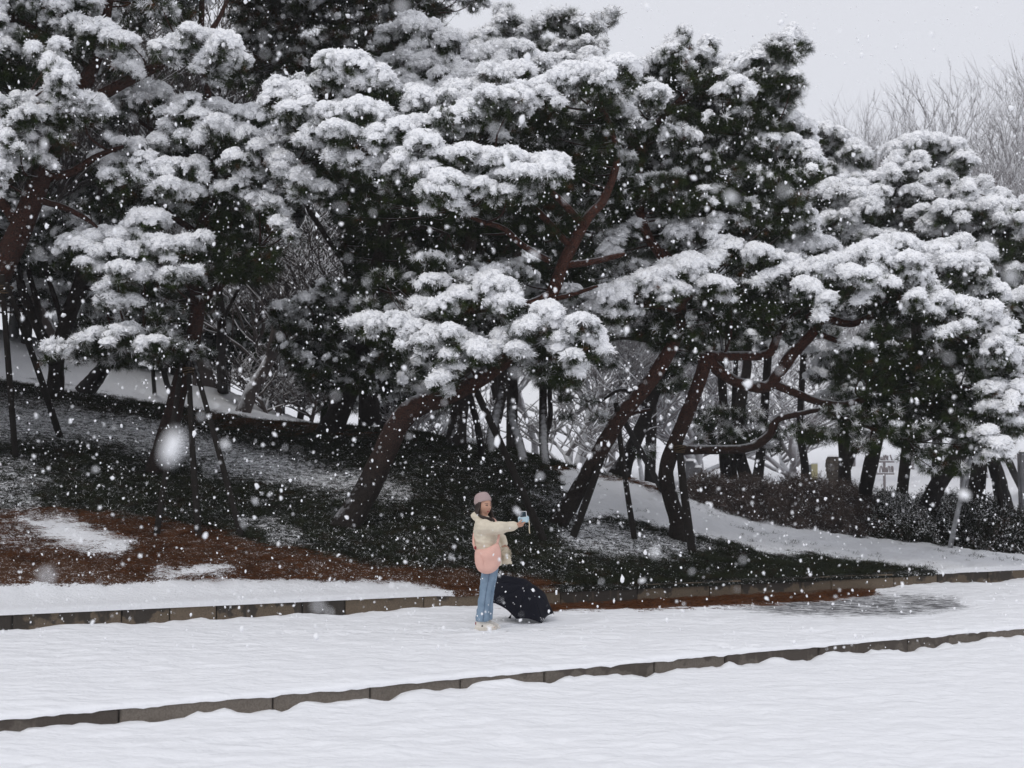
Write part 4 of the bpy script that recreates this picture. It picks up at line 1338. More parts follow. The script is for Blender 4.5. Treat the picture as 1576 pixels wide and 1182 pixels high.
def crown_right2(c):
    c.bough([(1440, 332), (1500, 322), (1590, 330)], 15, .3); c.bough([(1488, 302), (1542, 306)], 9, .3); c.bough([(1400, 392), (1460, 387), (1512, 397)], 15, -.2)
    c.bough([(1518, 478), (1550, 466), (1600, 458)], 15, -.3); c.bough([(1540, 420), (1600, 425)], 14, 0, snow=.8); c.bough([(1535, 345), (1600, 350)], 12, 0)
    c.bough([(1555, 530), (1600, 540)], 14, -.2); c.bough([(1480, 290), (1500, 280)], 7, .3)
    c.mass([(1500, 380), (1600, 370), (1610, 560), (1540, 560), (1520, 460)], 1.1, .9, .4, dust=.08)
pine('pine at the right edge with tiers of snow over a dark hollow', (1508, 752), 31.5,
     [(1502, 770, 12), (1505, 735, 11), (1510, 690, 11), (1518, 640, 10), (1530, 540, 9), (1545, 420, 7), (1550, 330, 4)],
     [[(1540, 440, 4), (1480, 400, 3), (1420, 395, 2)], [(1544, 430, 4), (1590, 420, 3)], [(1535, 500, 4), (1580, 470, 3)]], crown_right2, 42, M_bark_dark, q=1.25)


def crown_right3(c):
    c.bough([(1222, 200), (1270, 215), (1325, 240)], 15, 0, snow=.8, dust=.5); c.bough([(1240, 262), (1310, 276)], 14, 0, snow=.8, dust=.5); c.bough([(1228, 312), (1280, 330)], 13, 0, snow=.8, dust=.4)
    c.bough([(1210, 360), (1260, 370)], 14, 0, snow=.8)
    c.mass([(1200, 205), (1260, 215), (1330, 245), (1300, 330), (1230, 380), (1190, 330)], .9, 1, .3, dust=.25, snow=.2)
pine('hazy pine between the tall dark crown and the round topped snowy pine', (1238, 735), 38,
     [(1240, 742, 6), (1238, 710, 5.5), (1234, 685, 5.5), (1231, 655, 5), (1236, 560, 5), (1245, 420, 5), (1255, 300, 4), (1262, 230, 2)], [[(1250, 350, 3), (1300, 280, 2)]], crown_right3, 43, M_bark_dark, q=1.5)


for k, (lab, base, Y, tr, br, poly) in enumerate([
        ('dark pine trunk leaning slightly right, first of three before the sign at the hedge end', (1325, 808), 29.5,
         [(1322, 815, 13), (1330, 765, 11), (1340, 715, 11), (1352, 665, 10), (1362, 630, 9), (1375, 560, 6)], [[(1355, 655, 5), (1320, 640, 3), (1280, 645, 2)]], [(1290, 560), (1400, 550), (1410, 650), (1300, 650)]),
        ('dark pine trunk curving up to the right from the shadowed shrubs', (1408, 820), 29,
         [(1402, 828, 17), (1425, 785, 14), (1442, 750, 13), (1462, 718, 13), (1482, 690, 12), (1495, 655, 9), (1505, 600, 6)], [[(1488, 675, 5), (1450, 670, 3), (1420, 680, 2)]], [(1430, 580), (1530, 570), (1530, 680), (1440, 690)]),
        ('dark pine trunk leaning left, propped between poles near the right edge', (1545, 790), 29,
         [(1552, 800, 13), (1543, 765, 12), (1535, 730, 11), (1524, 692, 9), (1530, 660, 8), (1545, 610, 6), (1560, 560, 4)], [[(1528, 670, 6), (1540, 655, 5), (1552, 640, 3)]], [(1530, 540), (1610, 540), (1600, 640), (1540, 640)])]):
    pine(lab, base, Y, tr, br, lambda c, poly=poly: c.mass(poly, 1.0, .8, .2, dust=.1, snow=.05), 50 + k, M_bark_dark, q=1.2, group='trunks at the hedge end')

pine('pale double trunk dusted with snow, right of the carved post', (1302, 745), 36,
     [(1300, 748, 9), (1300, 715, 8.5), (1298, 680, 8), (1296, 650, 7.5), (1290, 600, 6), (1290, 520, 4)], [[(1302, 730, 6.5), (1310, 705, 6), (1320, 680, 5.5), (1322, 650, 5), (1330, 600, 3.5)]],
     lambda c: c.mass([(1250, 540), (1360, 540), (1350, 620), (1260, 620)], .7, .8, 0, dust=.25, snow=.2), 61, M_bark_dark, q=1.4)


# left, on the slope behind the propped pine
def crown_l1(c):
    c.bough([(-30, 310), (20, 330), (50, 320)], 13, 0, snow=.5, dust=.4); c.bough([(60, 330), (120, 345), (150, 380)], 14, 0, snow=.6, dust=.5)
    c.bough([(50, 440), (80, 450)], 9, .8, snow=.7); c.bough([(0, 400), (60, 390)], 13, .6, snow=.5)
    c.mass([(-60, 320), (60, 300), (160, 340), (180, 400), (100, 420), (-60, 420)], 1.1, .9, .1, dust=.1, snow=.1)
pine('dark forked tree on the left slope whose trunk splits into a V', (85, 612), 29,
     [(84, 618, 14), (86, 585, 12.5), (87, 555, 12), (95, 520, 11.5), (108, 480, 12), (122, 440, 11), (132, 400, 9), (150, 330, 6), (160, 260, 3)],
     [[(84, 560, 10), (66, 520, 8.5), (48, 480, 8), (34, 445, 7), (25, 400, 5), (10, 330, 3)], [(60, 505, 5), (58, 470, 5), (45, 420, 4), (40, 370, 3)], [(96, 510, 4), (88, 470, 4), (72, 420, 3.5), (70, 380, 2.5)],
      [(124, 440, 5), (150, 445, 4), (180, 435, 3)]], crown_l1, 62, M_bark_dark, q=1.2)


def crown_l2(c):
    c.bough([(215, 480), (260, 470)], 9, 0, snow=.2, dust=.6)
    c.mass([(180, 440), (300, 430), (320, 480), (220, 500)], .8, .7, 0, dust=.1, dead=.1)
pine('short thick leaning trunk on the left slope under low dusted boughs', (140, 602), 29,
     [(128, 606, 14), (143, 588, 13), (160, 565, 11), (185, 525, 9), (210, 490, 8), (235, 440, 6), (250, 300, 5), (255, 150, 3)], [[(215, 480, 4), (250, 470, 3), (290, 460, 2)]], crown_l2, 63, M_bark_dark, q=1.2)


# ------------------------------------------------------------------ bare trees
def mat_bare(name='bare_bark', lo=0.25, hi=0.6, c1=(0.05, 0.04, 0.037), c2=(0.09, 0.072, 0.066)):
    m, nt, b = new_mat(name)
    b.inputs['Roughness'].default_value = 0.9
    f = noise_tex(nt, 6, 4, 0.6, coord=node(nt, 'ShaderNodeNewGeometry').outputs['Position'])
    c = mix(nt, maprange(nt, f, 0.3, 0.7), c1, c2)
    nt.links.new(snow_on_top(nt, c, lo, hi, 4.0), b.inputs['Base Color'])
    return m


M_bare = mat_bare()
M_frost_haze = mat_bare('frosted_hazed_bark', -0.45, 0.55, (0.2, 0.18, 0.18), (0.3, 0.28, 0.28))  # rime, plus distance haze put into the bark colour
M_dust_haze = mat_bare('dusted_hazed_bark', -0.25, 0.55, (0.17, 0.155, 0.15), (0.26, 0.24, 0.235))  # thin snow, with some haze also paled into the bark colour


def bare_shape(seed, h, spread, lean=0.0, levels=5, r0=0.16, trunk_h=0.28, kids=(5, 4, 4, 3, 3), rise=0.25, fine_r=0.008, dome=None):
    """two meshes: trunk with main limbs, and the net of twigs"""
    rr = random.Random(seed)
    big, fine = MB(), MB()

    def grow(p, d, L, r, lv):
        n = 5 if lv < 2 else 3
        path = [np.array(p)]
        dd = Vector(d)
        for i in range(n):
            dd = (dd + Vector((rr.gauss(0, .16), rr.gauss(0, .16), rr.gauss(0.05, .1)))).normalized()
            q = path[-1] + np.array(dd) * L / n
            if dome and lv > 0 and q[2] > dome * (1 - 0.35 * min(1, (q[0] ** 2 + q[1] ** 2) / (0.3 * dome) ** 2)) * (1 + 0.10 * mnoise.noise(Vector(q) * 0.9)):
                break
            path.append(q)
        if len(path) < 2:
            return
        n = len(path) - 1
        rad = np.linspace(r, max(r * 0.55, fine_r * .9), n + 1)
        (big if lv < 2 else fine).tube(path, rad, 7 if lv == 0 else (5 if lv == 1 else 3), 0, 0.1 if lv == 0 else 0, seed)
        if lv >= levels:
            return
        for k in range(kids[min(lv, len(kids) - 1)]):
            t = rr.uniform(0.35 if lv else 0.55, 1.0)
            i = min(int(t * n), n - 1); ft = t * n - i
            q = path[i] * (1 - ft) + path[i + 1] * ft
            az = rr.uniform(0, 6.283)
            out = Vector((math.cos(az), math.sin(az), 0))
            nd = (dd * (1.0 - spread * 0.5) + out * spread * rr.uniform(0.6, 1.2) + Vector((0, 0, rise))).normalized()
            grow(q, nd, L * rr.uniform(0.55, 0.82), max(r * rr.uniform(0.42, 0.62), fine_r), lv + 1)

    grow((0, 0, -0.2), Vector((lean, 0, 1)).normalized(), h * trunk_h, r0, 0)
    return big, fine


BARE = []
for sd, h, sp, ln, r0, th, kd in ((1, 15, .62, 0, .17, .34, (6, 5, 4, 4, 3)), (2, 13, .7, .1, .15, .26, (6, 5, 4, 4, 3)), (3, 9, .85, -.1, .06, .18, (6, 5, 4, 3, 3)), (4, 8, .9, .35, .15, .22, (5, 5, 4, 4, 3)),
                              (5, 4.2, 1.0, 0, .032, .12, (7, 5, 4, 3)), (6, 11, .75, .15, .07, .26, (6, 5, 4, 3, 3)), (7, 17, .52, .05, .13, .26, (8, 6, 5, 4, 4)), (8, 17, .6, -.04, .12, .22, (8, 6, 5, 4, 4)), (9, 8, .9, .2, .065, .2, (6, 5, 4, 4, 3))):
    b, f = bare_shape(sd, h, sp, ln, 5 if h > 5 else 4, r0, th, kd, fine_r=0.008 if sd in (1, 2, 4) else 0.0045, dome=12.0 if h > 16 else None)
    BARE.append((b, f))


def mb_mesh(mb, name, mt):
    me = bpy.data.meshes.new(name)
    me.from_pydata([tuple(v) for v in np.vstack(mb.v)], [], mb.f)
    me.materials.append(mt)
    me.polygons.foreach_set('use_smooth', np.ones(len(me.polygons), bool))
    me.update()
    return me


BARE_ME = [(mb_mesh(b, 'trunk', M_bare), mb_mesh(f, 'twigs', M_bare), float(np.vstack(f.v)[:, 2].max()) if k in (6, 7) else float(np.percentile(np.vstack(f.v)[:, 2], 99.5))) for k, (b, f) in enumerate(BARE)]


def bare_tree(kind, u, Y, label, group, rot, vtop):
    """vtop: the photo row that the crown reaches"""
    x = (u - 788) / FPX * Y
    g = float(hill(x, Y)) - 0.05
    root = empty('bare_tree', (x, Y, g), label, 'tree', group)
    root.rotation_euler.z = rot
    sc = (P(u, vtop, Y).z - g) / BARE_ME[kind][2]
    root.scale = (sc, sc, sc)
    t = bpy.data.objects.new('trunk', BARE_ME[kind][0]); link(t, root)
    w = bpy.data.objects.new('twigs', BARE_ME[kind][1]); link(w, root); w['kind'] = 'stuff'
    if u > 560:                               # rime and snow on the far crowns, with haze paled into the bark
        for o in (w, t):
            o.material_slots[0].link = 'OBJECT'; o.material_slots[0].material = M_frost_haze if (vtop < 200 and u > 1200) or Y > 48 else M_dust_haze
    return root


GB = 'bare trees behind the pines'
for kind, u, Y, rot, vt, lab in [
        (7, 1345, 66, 0.3, 150, 'bare tree with a low fan of pale twigs, leftmost at upper right'),
        (6, 1400, 70, 1.2, 104, 'bare tree with a broad round crown in the middle of those at upper right'),
        (6, 1512, 64, 2.5, 70, 'tallest bare tree, its thin leader rising near the right edge'),
        (7, 1568, 62, 4.0, 95, 'bare tree cut by the right edge of the picture'),
        (7, 1455, 74, 5.1, 118, 'bare tree between the broad round bare crown and the tallest one'),
        (6, 1310, 72, 3.4, 190, 'faint bare crown farthest left of those at upper right'),
        (4, 700, 46, 0.3, 560, 'low snowy bare shrub in the gap right of the bend of the red trunk'), 
        
        (4, 910, 44, 5.3, 560, 'low bare shrub on the brow in the middle gap'), 
        
        (4, 1100, 56, 0.1, 530, 'low bare shrub behind the level branch'), (4, 1205, 58, 1.4, 545, 'low bare shrub above the brown hedge'), 
        (2, 905, 50, 0.5, 380, 'snowy bare tree with a pale trunk seen in the gap above the woman'),
        (8, 882, 44, 0.2, 420, 'low branching bare tree just beyond the brow, behind the forked slim pine'),
        (5, 985, 52, 2.2, 380, 'bare tree in the gap behind the grey leaning pine'),
        (8, 950, 47, 3.6, 430, 'snowy spreading bare tree left of the grey leaning pine'),
        (2, 1075, 56, 3.0, 400, 'pale bare tree seen left of the dark hedge trunks'),
        (5, 930, 62, 1.0, 350, 'faint slender bare tree deep in the snow between the pines'),
        (2, 1215, 60, 5.0, 450, 'faint bare tree above the brown hedge'),
        (8, 1150, 58, 1.9, 470, 'low bare tree behind the four dark hedge trunks'),
        (3, 366, 35, 0.15, 330, 'dark bare tree on the left slope with a trunk forking low to the right'),
        (8, 430, 39, 2.9, 340, 'tangled bare tree right of the low forking one on the left slope'),
        (8, 300, 41, 4.1, 320, 'tangled bare tree behind the propped left pine'),
        (2, 500, 41, 5.2, 330, 'tangled bare tree behind the low dark foliage left of the middle'),
        (0, 250, 46, 0.9, -30, 'bare tree behind the top left boughs, its twigs pale with snow'),
        (1, 330, 42, 2.8, 20, 'bare tree behind the upper boughs of the propped pine'),
        (1, 100, 40, 3.7, 0, 'bare tree behind the forked trunk of the left edge pine'),
        (8, 60, 44, 1.2, 300, 'spreading bare tree up the left slope behind the V shaped trunk'),
        (2, 180, 45, 0.2, 330, 'bare tree up the left slope behind the short thick leaning trunk'),
        (2, 455, 48, 4.4, 330, 'snow lined bare tree between the propped pine and the low dark foliage'),
        (4, 425, 38, 0.0, 525, 'small snow covered bare shrub at the end of the left slope'),
        (4, 470, 40, 2.0, 540, 'smaller snowy bare shrub just right of the one ending the left slope'),
        
        
        
        (5, 690, 58, 2.6, 380, 'faint bare tree left of the straight dark base on the brow'),
        (2, 750, 54, 0.4, 420, 'bare tree with fine snowy branches behind the curved dark trunk'),
        (2, 820, 57, 3.3, 400, 'bare tree with spreading twigs behind the S shaped trunk')]:
    bare_tree(kind, u, Y, lab, GB, rot, vt)

# the plain dark trunk beside the forked bare tree on the left slope
pine('straight dark trunk on the left slope beside the low forking bare tree', (342, 603), 32,
     [(343, 606, 8), (341, 570, 7.5), (340, 530, 7), (341, 490, 7), (335, 430, 6), (345, 340, 4)], [[(340, 500, 3), (370, 440, 2.5), (400, 400, 1.5)]],
     lambda c: c.mass([(290, 330), (400, 330), (410, 430), (310, 440)], .8, .7, 0, dust=.1), 71, M_bark_dark, q=1.3)

# dark evergreen trees far behind, closing the wood
for k, (u0, v0, Y, w, lab) in enumerate([(560, 180, 44, 120, 'far evergreen closing the wood behind the tall dark pine'), (430, 330, 47, 90, 'far snowy evergreen behind the left slope'),
                                         (760, 260, 46, 120, 'far evergreen closing the wood behind the bent red pine'), (1000, 330, 48, 110, 'far snowy evergreen behind the tall dark crown'),
                                         (40, 360, 42, 100, 'far snowy evergreen beyond the left slope'), (1440, 470, 44, 110, 'far snowy evergreen behind the spreading pine')]):
    def cf(c, u0=u0, v0=v0, w=w, k=k):
        for j in range(9):
            a = c.r.uniform(-w, w); b = c.r.uniform(-w * .8, w * 1.0)
            c.bough([(u0 + a - 30, v0 + b + 6), (u0 + a + 35, v0 + b)], 12, c.r.uniform(-1, 1), snow=.8, dust=.4, double=False)
        c.mass([(u0 - w, v0 + w), (u0 - w * .9, v0 - w * .5), (u0, v0 - w), (u0 + w * .9, v0 - w * .5), (u0 + w, v0 + w)], 1.0, 1.6, .5, dust=.15, clump=.4)
    pf = foot(u0, 690, 40, 60) if u0 > 600 else None
    x = (u0 - 788) / FPX * Y
    zg = float(hill(x, Y)); vg = UV(x, Y, zg)[1]
    pine(lab, (u0, vg), Y, [(u0, vg + 4, 8), (u0 + 3, (vg + v0) / 2, 7), (u0 - 3, v0, 5), (u0, v0 - w * .7, 2)], [], cf, 80 + k, M_bark_dark, q=2.0, group='far evergreens')

WOOD = [(-620, 30, 9.5), (-430, 27, 9), (-300, 33, 10), (-180, 38, 10.5), (-60, 44, 11), (20, 50, 11.5), (110, 47, 11), (190, 53, 12), (270, 44, 11), (345, 50, 12), (410, 45, 11), (500, 52, 12), (-520, 40, 11), (-250, 50, 12), (590, 46, 11.5), (-750, 36, 11)]  # pines past the left edge are unseen, added to shade the slope
WL = ['dark wood pine beyond the slope, ' + t for t in (
    'unseen, well past the left edge', 'unseen, just past the left edge', 'unseen, past the left edge behind the nearer ones', 'near the left edge', 'at the left edge above the slope', 'above the V shaped trunk', 'right of the V shaped trunk',
    'above the short leaning trunk', 'behind the propped pine', 'behind the straight dark trunk', 'behind the low forking bare tree', 'behind the low dark foliage', 'unseen, deep in the wood past the left edge',
    'unseen, deep in the wood at the left', 'behind the dark leaning pine', 'unseen, farthest past the left edge')]
for k, ((u0, Y, ht), lab) in enumerate(zip(WOOD, WL)):
    x = (u0 - 788) / FPX * Y
    zg = float(hill(x, Y))
    def vz(z, Y=Y): return UV(0.0, Y, zg + z)[1]
    w = 2.6 * FPX / Y
    def cf(c, u0=u0, w=w, vz=vz, ht=ht, Y=Y):
        c.mass([(u0 - w, vz(1.4 if Y > 43 else 3.2)), (u0 + w, vz(1.3 if Y > 43 else 3.0)), (u0 + w * .9, vz(ht * .75)), (u0 + w * .2, vz(ht)), (u0 - w * .4, vz(ht * .95)), (u0 - w, vz(ht * .7))], 1.5, 2.4, 0, dust=.15, snow=.12, clump=.5)
    pine(lab, (u0, vz(0)), Y, [(u0, vz(-.2), 8), (u0 + 3, vz(2), 7), (u0 - 2, vz(ht * .6), 5), (u0, vz(ht * .95), 2)], [], cf, 120 + k, M_bark_dark, q=2.4, group='pines of the wood beyond the left slope')

# ------------------------------------------------------------------ poles that prop the pines
M_pole = mat_bark('support_pole_wood', (0.040, 0.032, 0.026), (0.055, 0.042, 0.032), 0.0, 6.0, 0.85, 1.15, 2.0)
M_pole_snow = mat_bark('support_pole_snowy', (0.05, 0.042, 0.036), (0.06, 0.05, 0.04), 0.0, 6.0, -0.45, -0.1, 2.0)
M_rope = mat_simple('binding_rope', (0.09, 0.06, 0.035), rough=0.9, scale=80)


def prop(label, Ytop, poles, group='pole props under the pines'):
    """poles: (foot u, v, top u, v, half width px, snowy?)"""
    feet = [foot(a, b) for a, b, *_ in poles]
    c = sum(feet, Vector()) / len(feet)
    root = empty('tree_prop', c, label, 'tree prop', group)
    tops = []
    for (a, b, tu, tv, w, *sn), f in zip(poles, feet):
        t = P(tu, tv, Ytop)
        d = (t - f).normalized()
        t = t + d * 0.18
        n = 9
        path = smooth_path(np.array([f - d * 0.25, f + (t - f) * 0.5 + Vector((R.uniform(-.03, .03), 0, 0)), t]), n)
        r = w * f.y / FPX
        vs, fs = tube(path, np.linspace(r * 1.05, r * 0.85, n), 8, 0.10, R.random() * 9)
        mesh_obj('pole', vs, fs, M_pole_snow if sn and sn[0] else M_pole, root)
        tops.append(P(tu, tv, Ytop))
    m = sum(tops, Vector()) / len(tops)
    mb = MB()
    for k in range(4):                    # rope wound round the crossing
        th = np.linspace(0, 2 * math.pi, 13)
        r = 0.085 + 0.01 * k
        mb.tube(np.stack([m.x + r * np.cos(th), m.y + r * np.sin(th), np.full(13, m.z - 0.05 + 0.025 * k) + 0.02 * np.sin(th + k)], -1), np.full(13, 0.011), 5)
    mb.build('rope', M_rope, root)
    return root


prop('pair of long dark poles propping the pine at the left edge', 22.5, [(24, 705, 4, 440, 5), (92, 672, 14, 450, 5)])
prop('three dark poles around the left pine behind the biggest flake', 23.4, [(240, 828, 278, 572, 5), (306, 830, 291, 570, 5.5), (372, 828, 302, 570, 5)])
prop('two thin brown poles behind the left pine, on the slope', 27.0, [(238, 608, 236, 520, 3), (263, 610, 246, 540, 4)])
prop('crossed dark poles under the bent trunk behind the woman', 22.6, [(838, 834, 730, 596, 6), (742, 700, 720, 600, 5)])
prop('three dark poles under the leaning pine right of the umbrella', 24.0, [(881, 828, 936, 676, 6), (977, 830, 950, 636, 4.5), (1022, 760, 953, 634, 4.5)])
prop('dark pole close against the trunk of the spreading pine', 24.5, [(1066, 850, 1046, 690, 6.5)])
prop('tall poles near the right edge, one of them coated with snow', 29.0, [(1462, 846, 1499, 690, 4, True), (1548, 852, 1530, 668, 4), (1574, 758, 1534, 668, 4.5)])


# ------------------------------------------------------------------ hedge and shrubs
def mat_sprig(name, a, b_, lo, hi):
    m, nt, b = new_mat(name)
    b.inputs['Roughness'].default_value = 0.9
    b.inputs['Specular IOR Level'].default_value = 0.05
    g = node(nt, 'ShaderNodeNewGeometry').outputs['Position']
    f = noise_tex(nt, 3.5, 4, 0.65, coord=g)
    nt.links.new(mix(nt, maprange(nt, f, lo, hi), a, b_), b.inputs['Base Color'])
    return m


M_sprig = mat_sprig('hedge_twigs', (0.055, 0.045, 0.042), (0.14, 0.105, 0.09), 0.35, 0.65)
M_leafdark = mat_sprig('shrub_leaves', (0.012, 0.017, 0.010), (0.03, 0.032, 0.018), 0.35, 0.65)


def make_sprig(seed, n, L, w, m0, snowy, leafy=0):
    rr = random.Random(seed); v = []; f = []; mi = []
    for i in range(n):
        d = rand_dir(rr, 0.1, 1.0)
        b = Vector((rr.gauss(0, .03), rr.gauss(0, .03), 0))
        needle(v, f, mi, b, d, L * rr.uniform(.6, 1.1), w, 1 if rr.random() < snowy * .4 else 0, rr)
        for k in range(3):
            p = b + d * L * rr.uniform(.3, .9)
            needle(v, f, mi, p, (d + rand_dir(rr) * 0.9).normalized(), L * rr.uniform(.2, .4), w * .8, 1 if rr.random() < snowy else 0, rr)
        for k in range(leafy):
            p = b + d * L * rr.uniform(.3, 1.0)
            e = rand_dir(rr, -.2, .9)
            needle(v, f, mi, p, e, L * 0.16, L * 0.11, 1 if rr.random() < snowy and e.z > 0 else 0, rr)
    return proto('sprig', v, f, mi, [m0, M_loadsnow])


G_HEDGE = scatter_group('hedge_sprigs', [make_sprig(1, 16, .24, .007, M_sprig, .04), make_sprig(2, 16, .22, .007, M_sprig, .25), make_sprig(3, 14, .26, .007, M_sprig, .01, 1)])
G_SHRUB = scatter_group('shrub_sprigs', [make_sprig(4, 12, .2, .007, M_leafdark, .02, 5), make_sprig(5, 12, .2, .008, M_leafdark, .4, 5), make_sprig(6, 12, .2, .007, M_sprig, .06, 3)])


def shrub(label, cat, u0, u1, vtop, Y, depth, group, dens, seed, snowtop=0.3, name='shrub', gname=None):
    rr = np.random.default_rng(seed)
    x0 = (u0 - 788) / FPX * Y; x1 = (u1 - 788) / FPX * Y
    zt = CZ + (720 - vtop) * Y / FPX
    cx = (x0 + x1) / 2
    root = empty(name, (cx, Y, float(hill(cx, Y))), label, cat, gname)
    n = int(dens * (x1 - x0) * depth * 2)
    x = rr.uniform(x0, x1, n); y = Y + rr.uniform(-depth, depth, n)
    g = hill(x, y)
    e = np.clip(1 - ((x - cx) / (x1 - x0) * 2) ** 4, 0, 1) * np.clip(1 - ((y - Y) / depth) ** 4, 0.1, 1)
    top = g + np.maximum((zt - float(hill(cx, Y))) * e * (0.8 + 0.35 * fbm(x * 1.2, y * 1.2, seed, 3)), 0.08)
    t = rr.random(n) ** 0.6
    z = g + (top - g) * t - 0.05
    d = np.stack([rr.normal(0, .5, n) + (x - cx) / (x1 - x0) * .8, rr.normal(0, .5, n) + (y - Y) / depth * .7, rr.uniform(.3, 1.1, n)], -1)
    d /= np.linalg.norm(d, axis=1, keepdims=True)
    pk = np.where(rr.random(n) < snowtop * sstep(.6, .95, t) * 1.6, 1, np.where(rr.random(n) < .25, 2, 0))
    scatter('foliage', np.stack([x, y, z], -1), aim(d), rr.uniform(.8, 1.35, n), pk, group, root)
    mb = MB()
    for i in range(10):
        xx = cx + (x1 - x0) * rr.uniform(-.35, .35); yy = Y + depth * rr.uniform(-.5, .5); zz = float(hill(xx, yy))
        mb.tube(np.array([(xx, yy, zz - .1), (xx + rr.normal(0, .1), yy + rr.normal(0, .1), zz + (zt - zz) * .45), (xx + rr.normal(0, .25), yy + rr.normal(0, .2), zz + (zt - zz) * .85)]), [.02, .014, .006], 5)
    mb.build('stem', M_twig, root)
    return root


HG = 'leafless bushes of the brown hedge'
shrub('leafless brown bush at the left end of the hedge, beside the spreading pine', 'bush', 1060, 1150, 738, 30.5, 1.1, G_HEDGE, 260, 1, .3, 'bush', HG)
shrub('leafless brown bush in front of the four dark hedge trunks', 'bush', 1120, 1215, 734, 31.0, 1.2, G_HEDGE, 260, 2, .2, 'bush', HG)
shrub('leafless brown bush before the carved post', 'bush', 1190, 1300, 732, 31.5, 1.2, G_HEDGE, 260, 3, .2, 'bush', HG)
shrub('leafless brown bush at the right end of the hedge, by the first leaning dark trunk', 'bush', 1265, 1345, 742, 31.8, 1.1, G_HEDGE, 260, 4, .2, 'bush', HG)
SG = 'dark evergreen shrubs at the right'
shrub('snow dusted evergreen shrub between the first two dark trunks at the hedge end', 'shrub', 1325, 1420, 752, 31.5, 1.2, G_SHRUB, 240, 5, .7, 'shrub', SG)
shrub('dark evergreen shrub behind the trunk that curves up to the right', 'shrub', 1400, 1500, 752, 32.0, 1.2, G_SHRUB, 240, 6, .75, 'shrub', SG)
shrub('dark evergreen shrub behind the snow coated pole', 'shrub', 1465, 1560, 765, 31.5, 1.2, G_SHRUB, 240, 7, .35, 'shrub', SG)
shrub('dark evergreen shrub cut by the right edge of the picture', 'shrub', 1545, 1680, 768, 31.5, 1.3, G_SHRUB, 220, 8, .45, 'shrub', SG)

# ------------------------------------------------------------------ ground cover and fallen needles
M_cover = mat_sprig('ground_cover_blades', (0.010, 0.014, 0.008), (0.030, 0.036, 0.017), 0.3, 0.7)
M_cover_b = mat_sprig('ground_cover_dry', (0.02, 0.014, 0.009), (0.05, 0.03, 0.016), 0.3, 0.7)
M_litter = mat_sprig('fallen_needles', (0.055, 0.022, 0.010), (0.15, 0.058, 0.022), 0.3, 0.7)


def make_blades(seed, n, L, w, mats, snowy):
    rr = random.Random(seed); v = []; f = []; mi = []
    for i in range(n):
        d = rand_dir(rr, 0.05, 0.95)
        b = Vector((rr.gauss(0, .05), rr.gauss(0, .05), 0))
        l = L * rr.uniform(.6, 1.2)
        side = d.cross(Vector((0, 0, 1))).normalized() * w
        white = 1 if rr.random() < snowy else 0
        k = len(v); mid = b + d * l * .6; tip = b + d * l + Vector((d.x, d.y, -0.5)) * l * .35
        v += [b - side, b + side, mid + side * .8, mid - side * .8, tip]
        f += [(k, k + 1, k + 2, k + 3), (k + 3, k + 2, k + 4)]; mi += [white, white]
    return proto('blades', v, f, mi, mats)


def make_litter(seed, n, mats):
    rr = random.Random(seed); v = []; f = []; mi = []
    for i in range(n):
        t = rr.uniform(0, 6.283); b = Vector((rr.gauss(0, .09), rr.gauss(0, .09), rr.uniform(0.002, .03)))
        needle(v, f, mi, b, Vector((math.cos(t), math.sin(t), rr.uniform(-.05, .25))).normalized(), rr.uniform(.06, .12), .0045, 1 if rr.random() < .06 else 0, rr)
    return proto('litter', v, f, mi, mats)


G_COVER = scatter_group('cover_clumps', [make_blades(1, 40, .085, .0026, [M_cover, M_loadsnow], 0.0), make_blades(2, 40, .08, .0026, [M_cover, M_loadsnow], 0.0),
                                         make_blades(3, 40, .08, .003, [M_cover, M_loadsnow], .22), make_blades(4, 34, .07, .0026, [M_cover_b, M_loadsnow], 0.0)])
G_LITTER = scatter_group('needle_litter', [make_litter(k, 46, [M_litter, M_cover_b]) for k in range(3)])

n = 90000
gx = NR.uniform(-13, 16, n); gy = NR.uniform(19, 34, n)
dk = gy - back_kerb_y(gx)
m = dk > 0.05
gx, gy, dk = gx[m], gy[m], dk[m]
gz = hill(gx, gy)
sn, li = bank_cover(gx, gy, gz)
u, v = UV(gx, gy, gz)
ptc = fbm(gx * .8, gy * .8, 55, 3)
w = (1 - sstep(.12, .6, sn)) * (1 - sstep(.3, .7, li)) * sstep(.05, .3, ptc + .1)
brow = np.interp(np.clip(u, -900, 2700), BROW[:, 0], BROW[:, 2])
w = np.maximum(w, .07 * (ptc > .5) * (u > 820) * (li < .3)); w *= (gy < brow + np.where(u < 600, 3.0, .6)) & (u > -250) & (u < 1850)
keep = NR.random(len(gx)) < w * .75
x, y, s_ = gx[keep], gy[keep], sn[keep]
k = len(x)
pk = np.where(NR.random(k) < s_ * 1.2 - .02, 2, np.where(NR.random(k) < .4, 1, 0)); pk = np.where(NR.random(k) < .12, 3, pk)
d = np.stack([NR.normal(0, .25, k), NR.normal(-.15, .25, k), np.ones(k)], -1); d /= np.linalg.norm(d, axis=1, keepdims=True)
cov = scatter('ground_cover', np.stack([x, y, hill(x, y) + (fbm(x * 2.5, y * 2.5, 77, 4) - .5) * .12], -1), aim(d) + np.stack([np.zeros(k), np.zeros(k), np.zeros(k)], -1), NR.uniform(.6, 1.25, k), pk, G_COVER)
